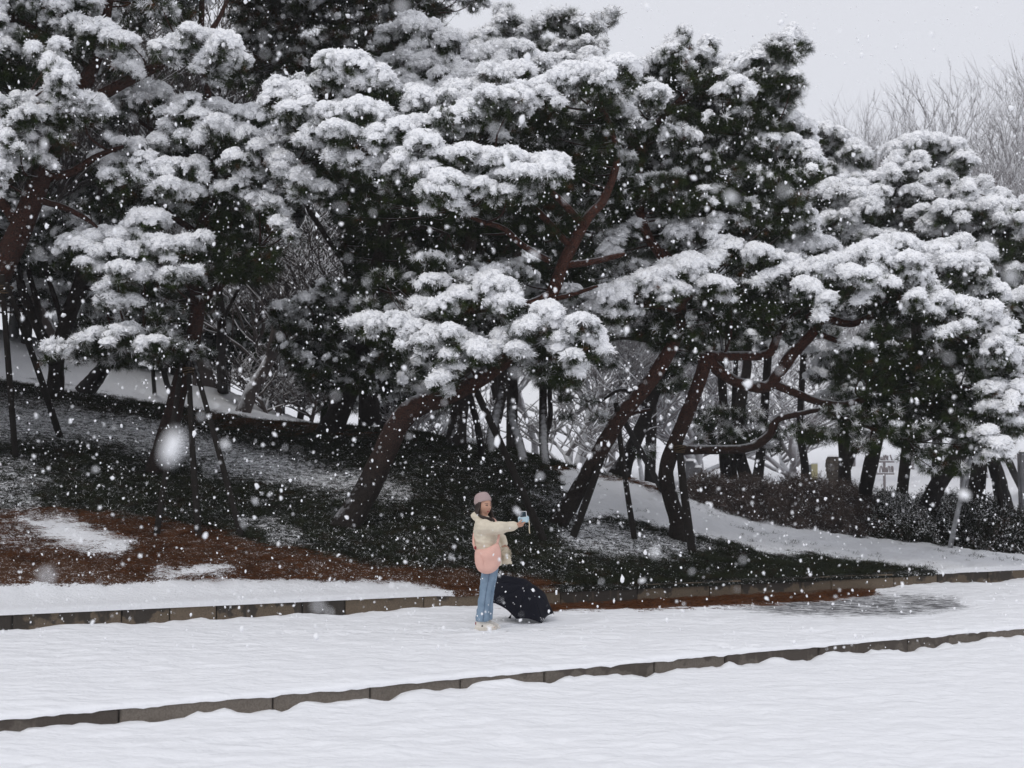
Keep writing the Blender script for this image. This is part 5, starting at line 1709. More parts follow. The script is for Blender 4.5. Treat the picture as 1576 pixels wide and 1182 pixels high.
# the clump of longer leaves that hangs over the kerb
wl = sstep(.3, .7, li) * (1 - sstep(.5, .9, sn)) * (gy < brow + .8) * (u > -300)
keep = NR.random(len(gx)) < wl * .35
x, y = gx[keep], gy[keep]
nx = NR.uniform(-.6, 7.2, 2600); ny = NR.uniform(17, 24.5, 2600)
uu, vv = UV(nx, ny, np.full(2600, .02))
lt = poly_field(uu, vv, [(770, 920), (860, 910), (1000, 900), (1340, 895), (1345, 914), (1180, 928), (1000, 935), (880, 937), (800, 945)], 6)
kp = (NR.random(2600) < lt) & (ny < back_kerb_y(nx) - .03)
X = np.concatenate([x, nx[kp]]); Y_ = np.concatenate([y, ny[kp]]); Z_ = np.concatenate([hill(x, y) + (fbm(x * 2.5, y * 2.5, 77, 4) - .5) * .12, np.full(kp.sum(), -.005)])
k = len(X)
rot = np.zeros((k, 3)); rot[:, 2] = NR.uniform(0, 6.28, k)
lit_o = scatter('fallen_needles', np.stack([X, Y_, Z_], -1), rot, NR.uniform(.8, 1.4, k), NR.integers(0, 3, k), G_LITTER)

# ------------------------------------------------------------------ far things in the park
M_postwood = mat_simple('weathered_post', (0.11, 0.095, 0.08), (0.06, 0.05, 0.045), .9, 9, .02)
M_signmetal = mat_simple('sign_metal', (0.34, 0.30, 0.30), (0.26, 0.23, 0.24), .6, 12)
M_boardgrey = mat_simple('board_grey', (0.22, 0.23, 0.24), rough=.7, scale=8)
M_boardyel = mat_simple('board_yellow', (0.50, 0.46, 0.27), (0.42, 0.38, 0.24), .7, 8)
M_stonefar = mat_simple('far_stone', (0.2, 0.2, 0.21), (0.13, 0.13, 0.14), .9, 5)

# carved post: a swelling log with curved grooves round its face
Yp = 42.0
g = P(1283, 745, Yp); gz0 = float(hill(g.x, Yp))
root = empty('carved_post', (g.x, Yp, gz0), 'thick carved wooden post with curved grooves standing behind the brown hedge', 'carved post')
zt = P(1283, 703, Yp).z; H = zt - gz0
prof = [(0.0, .17), (.55 * H, .16), (.62 * H, .20), (.75 * H, .235), (.86 * H, .24), (.95 * H, .215), (H, .17), (H + .005, 0.02)]
hs = np.linspace(0, 1, 40)
vs = []; fs = []
for i, t in enumerate(hs):
    z = t * H; r = np.interp(z, [p[0] for p in prof], [p[1] for p in prof])
    for k in range(24):
        th = 2 * math.pi * k / 24
        dip = .55 * H + .04 * math.cos(th + math.pi / 2) ** 2
        gr = 0.02 * (math.sin((z + 0.06 * math.cos(th + math.pi / 2)) * 62) > .35) if z > dip else 0
        vs.append((g.x + (r - gr) * math.cos(th), Yp + (r - gr) * math.sin(th), gz0 + z))
for i in range(39):
    for k in range(24):
        fs.append((i * 24 + k, i * 24 + (k + 1) % 24, (i + 1) * 24 + (k + 1) % 24, (i + 1) * 24 + k))
fs.append(tuple(39 * 24 + k for k in range(24)))
mesh_obj('log', vs, fs, M_postwood, root, smooth=False)
cap = MB(); th = np.linspace(0, 2 * math.pi, 17)[:-1]
ring = [(g.x + .19 * math.cos(a), Yp + .19 * math.sin(a), gz0 + H + .004) for a in th] + [(g.x + .13 * math.cos(a), Yp + .13 * math.sin(a), gz0 + H + .05) for a in th] + [(g.x, Yp, gz0 + H + .06)]
cap.add(ring, [(i, (i + 1) % 16, 16 + (i + 1) % 16, 16 + i) for i in range(16)] + [(16 + i, 16 + (i + 1) % 16, 32) for i in range(16)])
cap.build('snow_cap', M_loadsnow, root)

# notice board half grey, half pale yellow
Yb = 42.0
a = P(1241, 715, Yb); b2 = P(1258, 735, Yb); gz0 = float(hill(a.x, Yb))
root = empty('notice_board', ((a.x + b2.x) / 2, Yb, gz0), 'small notice board, grey on the left and pale yellow on the right, behind the hedge', 'notice board')
xm = a.x + (b2.x - a.x) * .42
MB().box((a.x, Yb - .05, b2.z - .1), (xm, Yb + .05, a.z)).build('grey_panel', M_boardgrey, root, False)
MB().box((xm + .004, Yb - .06, b2.z - .1), (b2.x, Yb + .04, a.z + .015)).build('yellow_panel', M_boardyel, root, False)
for xx in (a.x + .06, b2.x - .06):
    MB().tube(np.array([(xx, Yb + .07, gz0 - .2), (xx, Yb + .07, a.z - .02)]), [.03, .03], 8).build('leg', M_boardgrey, root)
MB().box((a.x - .01, Yb - .055, a.z + .018), (b2.x + .01, Yb + .045, a.z + .05)).build('snow_cap', M_loadsnow, root)

# two-tier sign of cut-out strokes on a post
Ys = 44.0
def S(u, v, dy=0): return np.array(P(u, v, Ys + dy))
g = S(1361, 752); gz0 = float(hill(g[0], Ys))
root = empty('letter_sign', (g[0], Ys, gz0), 'pale two tier sign of cut out strokes on a thin post between two dark trunks', 'sign')
MB().tube(np.array([(g[0], Ys, gz0 - .2), tuple(S(1361, 701))]), [.045, .04], 8).build('post', M_signmetal, root)
for v_ in (711, 729.5):
    p0, p1 = S(1351, v_), S(1376, v_)
    MB().box((p0[0], Ys - .04, p0[2] - .02), (p1[0], Ys + .04, p0[2] + .025)).build('rail', M_signmetal, root, False)
    MB().box((p0[0], Ys - .045, p0[2] + .027), (p1[0], Ys + .045, p0[2] + .05)).build('snow_cap', M_loadsnow, root)
def stroke(*uv):
    path = np.array([S(*q, -.02) for q in uv])
    return MB().tube(smooth_path(path, max(2, 4 * (len(uv) - 1))) if len(uv) > 2 else path, np.full(max(2, 4 * (len(uv) - 1)) if len(uv) > 2 else 2, .022), 6)
for q in ([(1353, 701), (1356, 709)], [(1363, 700), (1366, 709)], [(1370, 700), (1373, 709)], [(1366, 709), (1366.5, 701)], [(1357, 703), (1358, 709)],
          [(1354, 728), (1355, 719), (1357, 718), (1359, 728)], [(1362, 728), (1361, 721)], [(1364, 719), (1364, 728)], [(1366, 728), (1367, 719), (1369, 718), (1370, 728)], [(1373, 728), (1372, 719), (1374, 718), (1375, 728)]):
    stroke(*q).build('letter_stroke', M_signmetal, root)

# grey stone blocks half hidden behind the spreading pine, low blocks on the brow
for (u0, v0, u1, v1, Yq, lab) in ((1056, 709, 1070, 735, 40, 'grey squared stone behind the trunk of the spreading pine'), (1068, 719, 1080, 740, 40, 'lower grey stone beside the squared one behind the spreading pine'),
                                  (921, 722, 932, 732, 40, 'small grey stone on the snow beyond the brow'), (1478, 705, 1490, 735, 42, 'upright grey stone behind the trunk that curves up to the right'),
                                  (1568, 695, 1600, 735, 40, 'dark upright stone cut by the right edge of the picture')):
    p0 = np.array(P(u0, v0, Yq)); p1 = np.array(P(u1, v1, Yq)); gz0 = float(hill((p0[0] + p1[0]) / 2, Yq))
    bm = bmesh.new(); bmesh.ops.create_cube(bm, size=1)
    for w_ in bm.verts:
        w_.co = Vector(((p0[0] + p1[0]) / 2 + w_.co.x * (p1[0] - p0[0]), Yq + w_.co.y * .3, gz0 - .2 + (w_.co.z + .5) * (p0[2] - gz0 + .2)))
        w_.co += Vector((R.uniform(-.03, .03), R.uniform(-.03, .03), R.uniform(-.02, .02)))
    bmesh.ops.bevel(bm, geom=list(bm.edges), offset=.03, segments=2, affect='EDGES')
    root = empty('stone_block', ((p0[0] + p1[0]) / 2, Yq, gz0), lab, 'stone')
    me = bpy.data.meshes.new('block')
    for w_ in bm.verts: w_.co -= root.location
    bm.to_mesh(me); bm.free(); me.materials.append(M_stonefar)
    link(bpy.data.objects.new('block', me), root)
    vs, fs = [], []
    for i in range(9):
        for j in range(5):
            x_, y_ = (i / 8 - .5), (j / 4 - .5)
            e = (1 - (2 * x_) ** 6) * (1 - (2 * y_) ** 6)
            vs.append(((p0[0] + p1[0]) / 2 + x_ * (p1[0] - p0[0]) * 1.05, Yq + y_ * .32, p0[2] - .01 + .07 * e))
    for i in range(8):
        for j in range(4):
            fs.append((i * 5 + j, (i + 1) * 5 + j, (i + 1) * 5 + j + 1, i * 5 + j + 1))
    mesh_obj('snow_cap', vs, fs, M_loadsnow, root)

# ------------------------------------------------------------------ the woman (built facing +x, feet at her Empty)
def loft(rings, sides=28):
    """closed tube of horizontal ellipses (x, y, z, rx, ry)"""
    vs = []
    for x, y, z, rx, ry in rings:
        for k in range(sides):
            t = 2 * math.pi * k / sides
            vs.append((x + rx * math.cos(t), y + ry * math.sin(t), z))
    fs = []
    n = len(rings)
    for i in range(n - 1):
        for k in range(sides):
            k2 = (k + 1) % sides
            fs.append((i * sides + k, i * sides + k2, (i + 1) * sides + k2, (i + 1) * sides + k))
    fs.append(tuple(range(sides))[::-1]); fs.append(tuple((n - 1) * sides + k for k in range(sides)))
    return np.array(vs), fs


def ball(c, r, seg=16):
    bm = bmesh.new(); bmesh.ops.create_uvsphere(bm, u_segments=seg, v_segments=seg // 2, radius=1)
    r = (r, r, r) if isinstance(r, (int, float)) else r
    v = np.array([(c[0] + x.co.x * r[0], c[1] + x.co.y * r[1], c[2] + x.co.z * r[2]) for x in bm.verts])
    f = [tuple(x.index for x in q.verts) for q in bm.faces]; bm.free()
    return v, f


def capsule(mb, pts, rad, sides=10, n=None, mi=0):
    pts = np.array(pts, float); n = n or 4 * len(pts)
    q = smooth_path(np.column_stack([pts, rad]), n)
    mb.add(*tube(q[:, :3], q[:, 3], sides), mi)
    mb.add(*ball(q[0, :3], q[0, 3] * 0.98, 10), mi); mb.add(*ball(q[-1, :3], q[-1, 3] * 0.98, 10), mi)


def remesh(name, mb, voxel, mats, parent, smooth_n=4, fn=None, idx=None):
    """fuse overlapping shapes into one continuous surface"""
    me0 = bpy.data.meshes.new('tmp'); me0.from_pydata([tuple(v) for v in np.vstack(mb.v)], [], mb.f)
    o = bpy.data.objects.new('tmp', me0); scene.collection.objects.link(o)
    md = o.modifiers.new('r', 'REMESH'); md.mode = 'VOXEL'; md.voxel_size = voxel
    sm = o.modifiers.new('s', 'SMOOTH'); sm.factor = .5; sm.iterations = smooth_n
    dg = bpy.context.evaluated_depsgraph_get()
    me = bpy.data.meshes.new_from_object(o.evaluated_get(dg))
    bpy.data.objects.remove(o)
    me.name = name
    co = np.zeros(len(me.vertices) * 3); me.vertices.foreach_get('co', co); co = co.reshape(-1, 3)
    if fn is not None:
        no = np.zeros(len(me.vertices) * 3); me.vertices.foreach_get('normal', no)
        co = fn(co, no.reshape(-1, 3)); me.vertices.foreach_set('co', co.ravel())
    me.materials.clear()
    for m in mats: me.materials.append(m)
    if idx is not None:
        c = np.zeros(len(me.polygons) * 3); me.polygons.foreach_get('center', c)
        me.polygons.foreach_set('material_index', idx(c.reshape(-1, 3)).astype(np.int32))
    me.polygons.foreach_set('use_smooth', np.ones(len(me.polygons), bool))
    me.update()
    return link(bpy.data.objects.new(name, me), parent)


def part(name, mb, mats, parent, smooth=True):
    me = bpy.data.meshes.new(name)
    me.from_pydata([tuple(v) for v in np.vstack(mb.v)], [], mb.f)
    for m in (mats if isinstance(mats, (list, tuple)) else [mats]): me.materials.append(m)
    me.polygons.foreach_set('material_index', np.array(mb.m, np.int32))
    if smooth: me.polygons.foreach_set('use_smooth', np.ones(len(me.polygons), bool))
    me.update()
    return link(bpy.data.objects.new(name, me), parent)


M_skin = mat_simple('skin', (0.52, 0.31, 0.22), (0.47, 0.26, 0.185), .55, 25)
M_lip = mat_flat('lips', (0.38, 0.11, 0.10), .5)
M_eye = mat_flat('eyes', (0.02, 0.015, 0.012), .3)
M_hair = mat_simple('dark_hair', (0.016, 0.009, 0.007), (0.032, 0.017, 0.012), .45, 60, .002, .4)
M_jacket = mat_simple('cream_jacket_cloth', (0.70, 0.63, 0.51), (0.62, 0.555, 0.44), .85, 14, .006)
M_pinkbag = mat_simple('pink_bag_cloth', (0.74, 0.455, 0.38), (0.67, 0.40, 0.335), .8, 10, .004)
M_fleece = mat_simple('cream_fleece', (0.68, 0.61, 0.48), (0.56, 0.49, 0.385), .95, 90, .008)
M_denim = mat_simple('washed_denim', (0.16, 0.235, 0.32), (0.25, 0.335, 0.43), .85, 9, .002)
M_knit = mat_simple('mauve_knit', (0.44, 0.34, 0.33), (0.37, 0.28, 0.27), .95, 120, .004)
M_shoe = mat_simple('white_leather', (0.74, 0.70, 0.64), (0.66, 0.61, 0.54), .6, 20)
M_sole = mat_simple('shoe_sole', (0.66, 0.62, 0.55), (0.55, 0.50, 0.44), .7, 20)
M_red = mat_flat('dark_red', (0.25, 0.035, 0.04), .6)
M_black = mat_flat('black_plastic', (0.012, 0.012, 0.014), .4)
M_camblue = mat_flat('pale_blue_plastic', (0.44, 0.59, 0.66), .35)
M_camwhite = mat_flat('white_plastic', (0.72, 0.74, 0.75), .4)
M_screen = mat_flat('camera_screen', (0.012, 0.03, 0.045), .15)
M_cord = mat_flat('cream_cord', (0.6, 0.53, 0.4), .8)

PX, PY, PZ = -0.312, 17.4, 0.012
her = empty('person', (PX, PY, PZ), 'woman in cream jacket, blue jeans and mauve beanie holding a camera out at arm length', 'person')

HC = np.array((-0.028, 0.0, 1.497)); YAW = math.radians(-48); PIT = math.radians(-4)
HF = np.array((math.cos(YAW) * math.cos(PIT), math.sin(YAW) * math.cos(PIT), math.sin(PIT)))
HS = np.array((-math.sin(YAW), math.cos(YAW), 0.0)); HU = np.cross(HF, HS)


def head_pt(f, s, u): return HC + HF * f + HS * s + HU * u


def head_mesh():
    vs, fs = ball((0, 0, 0), 1.0, 40)
    out = []
    for d in vs:
        f, s, u = d
        rf, rs, ru = 0.098, 0.076, 0.118
        x, y, z = f * rf, s * rs, u * ru
        if u < 0:                              # narrower jaw, chin forward
            y *= 1 - 0.32 * (-u) ** 1.5
            x *= 1 - 0.10 * (-u)
            x += 0.022 * (-u) ** 1.3 * max(f, 0)
        if f > 0:
            def g(cs, cu, ws, wu): return math.exp(-((y - cs) / ws) ** 2 - ((z - cu) / wu) ** 2)
            x += 0.022 * g(0, -0.022, .011, .016) + 0.010 * g(0, 0.002, .008, .022)       # nose
            x -= 0.009 * (g(.031, .012, .017, .012) + g(-.031, .012, .017, .012))          # eye sockets
            x += 0.008 * g(0, -.058, .020, .006) + 0.007 * g(0, -.069, .018, .006) + .008 * g(0, -.098, .02, .012)
            x += 0.006 * (g(.042, -.022, .02, .02) + g(-.042, -.022, .02, .02))            # cheeks
            x += 0.004 * (g(.030, .032, .02, .006) + g(-.030, .032, .02, .006))
        out.append(head_pt(x, y, z))
    return np.array(out), fs


body = MB()
body.add(*head_mesh())
capsule(body, [(-.03, 0, 1.28), (-.032, 0, 1.36), (-.03, 0, 1.45)], [.06, .05, .052], 14)
body.add(*loft([(.045, 0, .80, .09, .14), (.04, 0, .9, .095, .145), (.015, 0, 1.0, .095, .13), (0, 0, 1.1, .10, .14), (-.015, 0, 1.2, .105, .165), (-.025, 0, 1.28, .085, .16), (-.03, 0, 1.33, .05, .08)]))
for s, dx in ((-1, -0.012), (1, 0.03)):
    capsule(body, [(.045 + dx * .3, .08 * s, .84), (.02 + dx, .085 * s, .47), (-.035 + dx, .085 * s, .1)], [.07, .044, .034], 14)
    capsule(body, [(-.045 + dx, .085 * s, .06), (.03 + dx, .088 * s, .045), (.10 + dx, .092 * s, .035)], [.036, .036, .026], 10)
RW = np.array((.352, -.180, 1.262))
capsule(body, [(-.03, -.15, 1.27), (.14, -.212, 1.245), RW], [.055, .043, .026], 12)
LW = np.array((.222, .055, 1.0))
capsule(body, [(-.03, .15, 1.27), (.15, .205, 1.09), LW], [.055, .043, .026], 12)


def hand(w, fwd, palm, thumb_side, curl, L=0.165):
    """palm and five bent fingers: w wrist, fwd to the finger tips, palm the way the palm faces"""
    fwd = np.array(fwd, float); fwd /= np.linalg.norm(fwd)
    pn = np.array(palm, float); pn -= fwd * np.dot(pn, fwd); pn /= np.linalg.norm(pn)
    sd = np.cross(fwd, pn) * thumb_side
    capsule(body, [w, w + fwd * .035, w + fwd * .078], [.026, .031, .030], 10)
    for k in (-1, 1):
        capsule(body, [w + fwd * .02 + sd * .013 * k, w + fwd * .08 + sd * .022 * k], [.018, .015], 8)
    for i, (off, ln) in enumerate(((.030, .074), (.010, .083), (-.010, .077), (-.029, .060))):
        b = w + fwd * .078 + sd * off
        c = curl * (1 + .08 * i)
        d1 = fwd * math.cos(c * .5) + pn * math.sin(c * .5); d2 = fwd * math.cos(c * 1.4) + pn * math.sin(c * 1.4); d3 = fwd * math.cos(c * 2.1) + pn * math.sin(c * 2.1)
        p1 = b + d1 * ln * .45; p2 = p1 + d2 * ln * .32; p3 = p2 + d3 * ln * .26
        capsule(body, [b - fwd * .02, b, p1, p2, p3], [.0095, .0095, .0088, .008, .0068], 8, 14)
    t0 = w + fwd * .022 + sd * .024
    t1 = t0 + sd * .03 + fwd * .022 + pn * .012; t2 = t1 + fwd * .026 + sd * .006 + pn * .016; t3 = t2 + fwd * .018 - sd * .004 + pn * .014
    capsule(body, [t0, t1, t2, t3], [.013, .0115, .010, .008], 8, 12)


hand(RW, (.93, .12, .20), (-.15, .25, 1.0), 1, .42)
hand(LW, (.35, -.75, -.35), (-.6, .1, -.8), -1, .75)


def face_idx(c):
    r = c - HC
    f = r @ HF; s = r @ HS; u = r @ HU
    lip = (f > .06) & (np.abs(s) < .021) & (u < -.055) & (u > -.073)
    eye = (f > .055) & (np.abs(np.abs(s) - .031) < .0125) & (np.abs(u - .011) < .0055)
    brow = (f > .055) & (np.abs(np.abs(s) - .032) < .017) & (np.abs(u - .033) < .0035)
    return np.where(lip, 1, np.where(eye, 2, np.where(brow, 3, 0)))


remesh('body', body, .0055, [M_skin, M_lip, M_eye, M_hair], her, 2, idx=face_idx)
ears = MB()
for s in (-1, 1):
    v, f = ball((0, 0, 0), (.017, .010, .030), 12)
    ears.add(np.array([head_pt(-.005 + a, s * .074 + b, -.005 + c) for a, b, c in v]), f)
part('ears', ears, M_skin, her)

# hair: locks from under the hat to the chest
hair = MB()
hr = random.Random(4)
for i in range(46):
    a = math.radians(hr.uniform(62, 298))
    f0, s0 = math.cos(a) * .096, math.sin(a) * .082
    p0 = head_pt(f0 * .9, s0 * .95, .045); p1 = head_pt(f0, s0 * 1.06, -.03)
    side = 1 if s0 > 0 else -1
    p2 = head_pt(f0 * .8 + .015, s0 * 1.28, -.105)
    out = np.array((.05 + .06 * hr.random(), -.14 if side < 0 else .125, 0)) if abs(s0) > .03 else np.array((-.05, 0, 0))
    p3 = np.array((HC[0], 0, 0)) + out + np.array((hr.uniform(-.02, .045), hr.uniform(-.02, .03), 1.345 - hr.uniform(0, .035)))
    path = smooth_path(np.array([p0, p1, p2, p3]), 12)
    hair.tube(path, np.linspace(.017, .011, 12) * hr.uniform(.8, 1.15), 6)
part('hair', hair, M_hair, her)

# beanie with a turned-up ribbed brim
bn = MB()
vs, fs = [], []
SEG, RI = 72, 18
BF = np.array((math.cos(YAW) * math.cos(.32), math.sin(YAW) * math.cos(.32), math.sin(.32))); BS = HS; BU = np.cross(BF, BS)
BC = HC + BU * .032 - HF * .008
for i in range(RI + 1):
    t = i / RI
    if t < .34:
        h = .0 + t / .34 * .055; r = 1.06 + .05 * math.sin(math.pi * t / .34)
    else:
        q = (t - .34) / .66; h = .05 + .082 * math.sin(q * math.pi / 2) ; r = 1.03 * math.cos(q * math.pi / 2) ** .62 + .002
    for k in range(SEG):
        a = 2 * math.pi * k / SEG
        rib = 1 + .022 * math.cos(a * 24) * min(1, 1.3 - t)
        p = BC + BF * (math.cos(a) * .104 * r * rib) + BS * (math.sin(a) * .089 * r * rib) + BU * h
        vs.append(p)
for i in range(RI):
    for k in range(SEG):
        fs.append((i * SEG + k, i * SEG + (k + 1) % SEG, (i + 1) * SEG + (k + 1) % SEG, (i + 1) * SEG + k))
fs.append(tuple(RI * SEG + k for k in range(SEG)))
bn.add(vs, fs)
beanie = part('beanie', bn, M_knit, her)

# padded jacket
jk = MB()
jk.add(*loft([(.035, 0, .775, .150, .195), (.035, 0, .80, .163, .207), (.03, 0, .90, .166, .21), (.012, 0, 1.0, .163, .21), (-.002, 0, 1.1, .155, .205), (-.014, 0, 1.2, .145, .205), (-.022, 0, 1.27, .128, .195), (-.03, 0, 1.32, .10, .15),
              (-.034, 0, 1.35, .078, .092), (-.034, 0, 1.37, .072, .085)]))
capsule(jk, [(-.035, -.165, 1.245), (.06, -.205, 1.235), (.16, -.213, 1.238), (.27, -.195, 1.252), (.335, -.183, 1.260)], [.092, .086, .078, .068, .052], 18)
capsule(jk, [(-.03, .165, 1.245), (.08, .205, 1.15), (.155, .208, 1.085), (.20, .12, 1.03), (.215, .08, 1.012)], [.092, .085, .08, .066, .05], 18)
capsule(jk, [(-.105, -.07, 1.36), (-.135, 0, 1.365), (-.105, .07, 1.36)], [.035, .05, .035], 12)     # the hood, lying on the back


def puff(co, no):
    d = np.array([0.015 * mnoise.noise(Vector(p) * 9) + .014 * mnoise.noise(Vector((p[0] * 9, p[1] * 9, p[2] * 30))) + .006 * abs(mnoise.noise(Vector((p[0] * 24, p[1] * 12, p[2] * 12 + 5)))) for p in co])
    return co + no * d[:, None]


jacket = remesh('jacket', jk, .010, [M_jacket], her, 5, puff)
sl = MB()
capsule(sl, [RW - np.array((.022, -.002, .004)), RW - np.array((.004, 0, 0))], [.050, .047], 16)
part('cuff', sl, M_jacket, jacket)
zp = MB(); zp.tube(np.array([(.165, -.02, .82), (.17, -.02, .95), (.16, -.02, 1.08), (.138, -.02, 1.2), (.10, -.015, 1.31)]), [.006] * 5, 6)
part('zip', zp, M_cord, jacket)

# jeans: wide at the hem
jn = MB()
jn.add(*loft([(.05, 0, .74, .095, .15), (.05, 0, .80, .11, .165), (.045, 0, .88, .11, .165), (.03, 0, .96, .10, .15)]))
for s, dx in ((-1, -0.012), (1, 0.03)):
    jn.add(*loft([(-.038 + dx, .088 * s, .108, .083, .078), (-.036 + dx, .088 * s, .13, .082, .078), (-.022 + dx, .087 * s, .28, .074, .070), (.0 + dx, .085 * s, .46, .070, .068), (.025 + dx * .8, .083 * s, .62, .083, .080), (.045 + dx * .4, .08 * s, .78, .098, .088)], 24))


def folds(co, no):
    d = np.array([.007 * mnoise.noise(Vector((p[0] * 7, p[1] * 7, p[2] * 16))) + .004 * mnoise.noise(Vector((p[0] * 20, p[1] * 20, p[2] * 30))) for p in co])
    return co + no * d[:, None]


jeans = remesh('jeans', jn, .0075, [M_denim], her, 3, folds)
seam = MB()
seam.tube(smooth_path(np.array([(-.035, -.172, .12), (-.02, -.162, .3), (.0, -.158, .46), (.03, -.168, .62), (.05, -.172, .76)]), 20), [.003] * 20, 5)
part('seam', seam, mat_flat('denim_seam', (.08, .12, .19)), jeans)

# sneakers
for s, dx in ((-1, -0.012), (1, 0.03)):
    sh = MB()
    ox, oy = -.012 + dx, .09 * s
    sh.add(*loft([(ox + .015, oy, .028, .128, .043), (ox + .013, oy, .05, .124, .043), (ox + .0, oy, .07, .105, .041), (ox - .03, oy, .095, .07, .039), (ox - .045, oy, .125, .052, .037)], 24))
    shoe = remesh('shoe', sh, .006, [M_shoe], her, 4)
    so = MB(); so.add(*loft([(ox + .017, oy, -.004, .130, .046), (ox + .017, oy, .012, .137, .049), (ox + .016, oy, .03, .134, .048), (ox + .016, oy, .036, .128, .044)], 28))
    part('sole', so, M_sole, shoe)
    hb = MB(); hb.add(*ball((ox - .098, oy, .082), (.012, .017, .022), 10)); part('heel_tab', hb, M_red, shoe)
    lg = MB(); lg.add(*ball((ox - .022, oy + .04 * -1, .056), (.012, .006, .010), 10)); part('side_badge', lg, M_black, shoe)
    lc = MB()
    for k in range(4):
        lc.tube(np.array([(ox + .03 + .018 * k, oy - .032 + .003 * k, .072 - .006 * k), (ox + .034 + .018 * k, oy, .088 - .008 * k), (ox + .03 + .018 * k, oy + .032 - .003 * k, .072 - .006 * k)]), [.0045] * 3, 5)
    part('laces', lc, M_sole, shoe)

# the pink bag that hangs at her side, front towards the camera
bag = empty('shoulder_bag', (PX + .02, PY - .235, PZ + .86), 'pink cloth shoulder bag with a rounded bottom hanging against the woman jacket', 'bag')
outl = smooth_path(np.array([(-.128, .985, 0), (-.137, .90, 0), (-.128, .80, 0), (-.09, .725, 0), (-.02, .690, 0), (.06, .695, 0), (.13, .740, 0), (.172, .81, 0), (.182, .90, 0), (.172, .985, 0), (.135, 1.055, 0), (.06, 1.02, 0), (-.03, .985, 0), (-.128, .985, 0)]), 61)[:-1]
cx, cz = .022, .87
vs, fs = [], []
LV = 9
for side in (-1, 1):
    for i in range(LV):
        t = i / (LV - 1)
        for (x, z, _) in outl:
            k = 1 - t
            w = math.sqrt(max(0, 1 - k ** 2.6)) * .062
            px, pz = cx + (x - cx) * k, cz + (z - cz) * k
            py = -.238 + side * w + .9 * (px - .02) ** 2 + .006 * mnoise.noise(Vector((px * 14, side, pz * 14)))
            vs.append((px - .02, py + .235, pz - .86))
n = len(outl)
for sd in range(2):
    for i in range(LV - 1):
        for k in range(n):
            a = sd * LV * n + i * n + k; b = sd * LV * n + i * n + (k + 1) % n
            q = (a, b, b + n, a + n)
            fs.append(q if sd == 0 else q[::-1])
b_ = MB(); b_.add(vs, fs); part('pouch', b_, M_pinkbag, bag)


def strap_mesh(pts, w, mt, name, parent, org):
    q = smooth_path(np.array(pts, float) - np.array(org), 26)
    mb = MB(); mb.tube(q, [w] * 26, 8); return part(name, mb, mt, parent)


BO = (.02, -.235, .86)
strap_mesh([(.135, -.225, 1.05), (.152, -.19, 1.13), (.150, -.10, 1.21), (.10, .06, 1.32), (-.02, .115, 1.365), (-.12, .08, 1.28), (-.150, .0, 1.15), (-.152, -.13, 1.05), (-.128, -.232, .985)], .015, M_pinkbag, 'strap', bag, BO)
cl = MB(); cl.add(*ball((-.128 - .02, -.0, .985 - .86 + .015), (.016, .014, .022), 10)); part('clip', cl, M_red, bag)
sm_ = MB(); q = np.array([(x - .02, -.003 - .0 + .9 * (x - .02) ** 2 - .012, z - .86) for x, z in [(-.10, .95), (-.06, .90), (-.03, .85), (-.035, .80)]])
part('seam', sm_.tube(q - np.array((0, .055, 0)), [.003] * 4, 5), M_pinkbag, bag)

# cream fleece pouch in her lower hand
fp = empty('fleece_pouch', (PX + .235, PY - .03, PZ + .89), 'small cream fleece pouch held in the woman lower hand', 'pouch')
fl = MB(); fl.add(*loft([(0.012, 0, -.095, .062, .05), (.01, 0, -.08, .072, .06), (0, 0, -.02, .062, .055), (-.008, 0, .04, .055, .05), (-.012, 0, .09, .042, .04), (-.012, 0, .105, .03, .03)], 30))
fzr = random.Random(3)
pch = remesh('pouch_body', fl, .007, [M_fleece], fp, 2, lambda co, no: co + no * np.array([.010 * mnoise.noise(Vector(p) * 45) + .008 * mnoise.noise(Vector(p) * 20) for p in co])[:, None])
fz = MB()
for k in range(260):
    d = rand_dir(fzr, -1, 1); b0 = np.array((d.x * .055 + .002, d.y * .048, d.z * .09))
    fz.tube(np.array([b0, b0 + np.array(d) * .024]), [.0035, .001], 3)
o = part('fleece_pile', fz, M_fleece, fp); o['kind'] = 'stuff'
strap_mesh([(.20, -.06, .97), (.16, -.17, 1.02), (.14, -.2, 1.12)], .007, M_fleece, 'cord', fp, (.235, -.03, .89))

# the camera on her outstretched hand
cm = empty('camera', (PX + .452, PY - .168, PZ + 1.335), 'small pale blue camera with a flipped up dark screen on the woman outstretched hand', 'camera')
cm.rotation_euler = (0, math.radians(-6), math.radians(-22))
cm.scale = (1.2, 1.2, 1.2)


def rbox(lo, hi, r, name, mt, parent):
    bm = bmesh.new(); bmesh.ops.create_cube(bm, size=1)
    for w in bm.verts:
        w.co = Vector([(lo[i] + hi[i]) / 2 + w.co[i] * (hi[i] - lo[i]) for i in range(3)])
    bmesh.ops.bevel(bm, geom=list(bm.edges), offset=r, segments=3, affect='EDGES')
    me = bpy.data.meshes.new(name); bm.to_mesh(me); bm.free(); me.materials.append(mt)
    return link(bpy.data.objects.new(name, me), parent)


